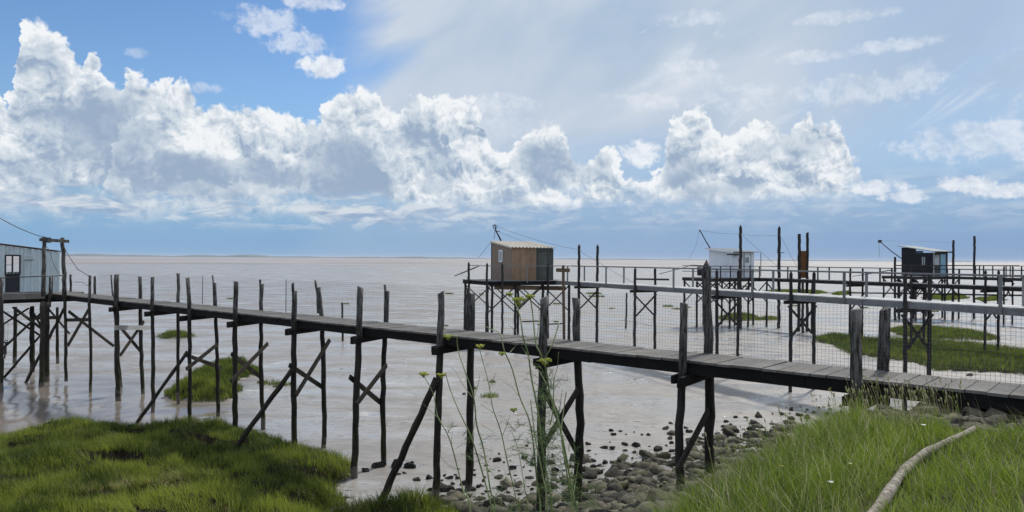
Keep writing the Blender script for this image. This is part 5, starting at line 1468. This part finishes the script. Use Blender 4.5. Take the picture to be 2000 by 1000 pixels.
def fennel():
    rs = random.Random(12)
    plants = [  # (label, depth, stems [(points top->bottom, radius)], umbels [(px,py,r)], leaf clusters [(px,py,r,n)])
     ('slender left fennel plant, sparse curved stems with three yellow heads', 2.55,
      [([(827, 733), (846, 769), (854, 811), (872, 844), (884, 877), (905, 960), (920, 1010)], .0045), ([(870, 727), (878, 757), (896, 802), (921, 856), (947, 940), (962, 1000)], .0045),
       ([(827, 790), (840, 802), (855, 815)], .002), ([(892, 655), (895, 685), (908, 725), (925, 775), (931, 830), (945, 880), (958, 960), (966, 1010)], .0052), ([(937, 732), (933, 755), (925, 778)], .002),
       ([(875, 660), (886, 652), (893, 660)], .002), ([(882, 718), (893, 730), (902, 748), (922, 776)], .002), ([(930, 800), (926, 830), (922, 855)], .002), ([(884, 842), (882, 865), (884, 880)], .0018), ([(856, 883), (872, 905), (895, 918)], .002), ([(935, 676), (942, 702), (955, 752), (962, 795), (978, 842), (991, 902), (1008, 975), (1012, 1010)], .0042), ([(968, 728), (962, 745), (957, 757)], .002), ([(938, 789), (952, 798), (963, 806)], .0018), ([(966, 845), (955, 838), (940, 829)], .0015), ([(996, 810), (990, 830), (982, 850)], .002)],
      [(827, 730, 10), (862, 732, 10), (875, 657, 11), (937, 676, 9)], [(930, 880, 22, 26), (880, 838, 10, 10), (905, 860, 10, 10), (960, 905, 16, 18), (985, 960, 20, 22), (925, 985, 16, 16)]),
     ('tall middle fennel plant whose yellow heads reach the mesh fence', 2.4,
      [([(947, 637), (962, 645), (977, 652), (985, 685), (1000, 720), (1015, 775), (1037, 835), (1050, 955), (1056, 1010)], .005), ([(1012, 668), (1005, 678), (996, 688)], .0022), ([(981, 745), (1000, 756), (1012, 772)], .002),
       ([(995, 572), (1006, 592), (1016, 620), (1022, 660), (1032, 695), (1038, 740), (1050, 800), (1058, 870), (1068, 930), (1078, 1010)], .0065), ([(1035, 580), (1040, 610), (1046, 668), (1055, 690), (1066, 720), (1074, 770), (1090, 820), (1105, 890), (1122, 985), (1126, 1010)], .007),
       ([(1051, 590), (1053, 615), (1052, 640), (1046, 668)], .0025), ([(994, 635), (1010, 650), (1022, 662), (1045, 668)], .0022), ([(1016, 588), (1012, 600), (1010, 606)], .002), ([(1068, 712), (1064, 702), (1070, 690), (1080, 670), (1092, 630)], .0032), ([(1018, 676), (1026, 688), (1034, 702)], .002), ([(1091, 688), (1088, 720), (1082, 742), (1080, 800), (1074, 830)], .0035), ([(1082, 742), (1074, 720), (1068, 706)], .002), ([(1036, 704), (1054, 726), (1068, 752)], .0025)],
      [(1014, 585, 17), (1035, 578, 10), (995, 574, 8), (1064, 704, 15), (980, 690, 7)], [(1062, 755, 20, 60), (1070, 800, 22, 70), (1058, 850, 20, 50), (1075, 870, 20, 50), (1065, 910, 24, 60), (1020, 870, 22, 24), (1036, 905, 16, 18)]),
     ('bushy right fennel clump with thick green stems and feathery leaves', 2.3,
      [([(1098, 760), (1093, 800), (1086, 840)], .0025), ([(1106, 765), (1101, 800), (1096, 850), (1104, 905), (1112, 960), (1116, 1010)], .005), ([(1036, 780), (1046, 860), (1060, 930), (1070, 1010)], .005), ([(1000, 845), (1010, 870), (1016, 900), (1026, 960), (1032, 1010)], .003), ([(1130, 905), (1124, 940), (1120, 1010)], .003), ([(1048, 842), (1030, 868), (1014, 868), (1000, 872)], .0018)],
      [(1003, 800, 7)], [(1095, 930, 34, 60), (1060, 960, 36, 60), (1120, 970, 34, 50), (1140, 990, 30, 40), (1020, 985, 34, 40), (1105, 890, 20, 26), (1003, 840, 14, 16), (1080, 840, 16, 30), (1040, 890, 20, 22), (1150, 960, 24, 20), (985, 995, 24, 26)])]
    for lab, D, stems, umb, leaves in plants:
        p0 = at_depth(stems[0][0][-1][0], 1010, D); gz = tz(p0.x, p0.y)
        root = empty('fennel_plant', (p0.x + .05, p0.y, gz), lab, 'plant', 'fennel plants')
        for pts, r in stems:
            dd = D + rs.uniform(-.12, .12)
            P = [at_depth(px, py, dd + .02 * math.sin(i * 1.7)) for i, (px, py) in enumerate(pts)]
            if pts[-1][1] > 1000:     # carry the stem on down to the soil
                b = P[-1]; P += [Vector((b.x * .6 + (p0.x + .05) * .4, b.y, b.z * .5 + gz * .5)), Vector((b.x * .3 + (p0.x + .05) * .7, b.y, gz - .03))]
            P = smooth_path(P, 5); n = len(P)
            MB().tube(P, [r * .58 * (.45 + .75 * i / n) for i in range(n)], 7, True, .04).build('stem', M['fstem'], root)
        for px, py, rr in umb:
            c = at_depth(px, py, D); R_ = rr * .85 / F * D; mb = MB(); base = c - Vector((0, 0, R_ * .9))
            for k in range(16):
                a = k * 2.4; q = math.sqrt((k + .5) / 16)
                e = c + Vector((math.cos(a) * q * R_, math.sin(a) * q * R_, rs.uniform(-.15, .25) * R_))
                mb.tube([base, e], .0006 + .0001 * rr / 10, 3, False)
                for j in range(7):
                    f = e + Vector((rs.gauss(0, 1), rs.gauss(0, 1), rs.gauss(0, .5))) * R_ * .13
                    mb.tube([f - Vector((0, 0, .0022)), f, f + Vector((0, 0, .0022))], [.0004, .0026, .0004], 5, False)
            mb.build('flower_head', M['fhead'], root)
        mb = MB()
        for px, py, rr, n in leaves:
            for k in range(int(n * .34)):
                a = rs.uniform(0, 6.28); q = rs.random() ** .6 * rr
                c = at_depth(px + math.cos(a) * q, py + math.sin(a) * q, D + rs.uniform(-.1, .1))
                d = Vector((rs.gauss(0, .7), rs.gauss(0, .4), rs.uniform(-.2, 1.1))).normalized(); L_ = rs.uniform(.03, .075)
                e = c + d * L_ + Vector((0, 0, -.012))
                mb.tube([c, (c + e) / 2 + Vector((0, 0, .006)), e], [.0009, .0007, .0003], 3, False)
                for j in range(7):
                    s = c.lerp(e, .25 + .1 * j); w = Vector((rs.gauss(0, 1), rs.gauss(0, 1), rs.gauss(.3, .8))).normalized() * L_ * .38
                    mb.tube([s, s + w], [.0006, .0003], 3, False)
        mb.build('foliage', M['fleaf'], root)
fennel()

def low_weeds():
    """tangle of stems and blades on the crest of the bank around the fennel"""
    r = np.random.default_rng(5); n = 2600
    x = r.uniform(-.25, .55, n); y = r.uniform(2.6, 4.4, n); z = terrain(x, y)[0]
    h = r.uniform(.25, .62, n) * np.where(np.abs(x - .15) < .25, 1, .8)
    tint = np.clip(r.normal(.55, .22, n), 0, .94); tint[r.random(n) < .07] = .98
    blades('wild_grass', x, y, h, r.uniform(.003, .006, n), np.stack([r.normal(-.05, .4, n), r.normal(0, .3, n)], 1), tint, G_BANK, 4, r, z)
low_weeds()

def flower(px, py, cc, rad, lab, name, stem=.25, petals=9):
    g = on_ground(px, py + 34); p = at_depth(px, py, g.y); gz = tz(p.x, p.y)
    root = empty(name, (p.x, p.y, gz), lab, 'flower')
    MB().tube([(p.x, p.y, gz - .02), (p.x + .01, p.y, (gz + p.z) / 2), p], .0022, 5).build('stem', M['fstem'], root)
    m = paint(name + '_petal', cc, cc, .6); mb = MB()
    for k in range(petals):
        a = 6.283 * k / petals; d = Vector((math.cos(a), math.sin(a) * .9, .35)); s = Vector((-math.sin(a), math.cos(a), 0)) * rad * .28
        mb.add([p, p + d * rad * .5 - s, p + d * rad, p + d * rad * .5 + s, p + Vector((0, 0, .003))], [(0, 1, 2, 3), (4, 3, 2, 1)])
    mb.build('petals', m, root)
    MB().tube([p, p + Vector((0, 0, .006))], [rad * .28, rad * .2], 7).build('flower_centre', M['fhead'], root)
flower(1526, 911, (.75, .52, .03), .030, 'single bright yellow flower in the tall bank grass', 'yellow_flower')
flower(1622, 943, (.75, .75, .72), .034, 'white daisy-like flower low in the bank grass, nearest the log', 'white_flower')
flower(1804, 831, (.75, .75, .72), .030, 'small white flower in the grass above the middle of the log', 'white_flower')
flower(1660, 906, (.72, .66, .30), .022, 'pale yellow flower between the two white ones in the grass', 'pale_flower')
flower(1585, 858, (.72, .62, .20), .020, 'tiny yellow flower near the crest of the grassy bank', 'small_flower')

# ------------------------------------------------------------------ thin sea haze
def haze():
    m = bpy.data.materials.new('sea_haze'); m.use_nodes = True; nt = m.node_tree; nt.nodes.clear()
    o = nt.nodes.new('ShaderNodeOutputMaterial'); v = nt.nodes.new('ShaderNodeVolumePrincipled')
    v.inputs['Color'].default_value = (0.80, 0.88, 0.97, 1); v.inputs['Density'].default_value = 0.00006
    nt.links.new(v.outputs[0], o.inputs['Volume'])
    b = MB().box((0, 10000, 14.5), (14000, 0, 0), (0, 11000, 0), (0, 0, 16.0)).build('haze', m)
    tag(b, kind='stuff')
haze()
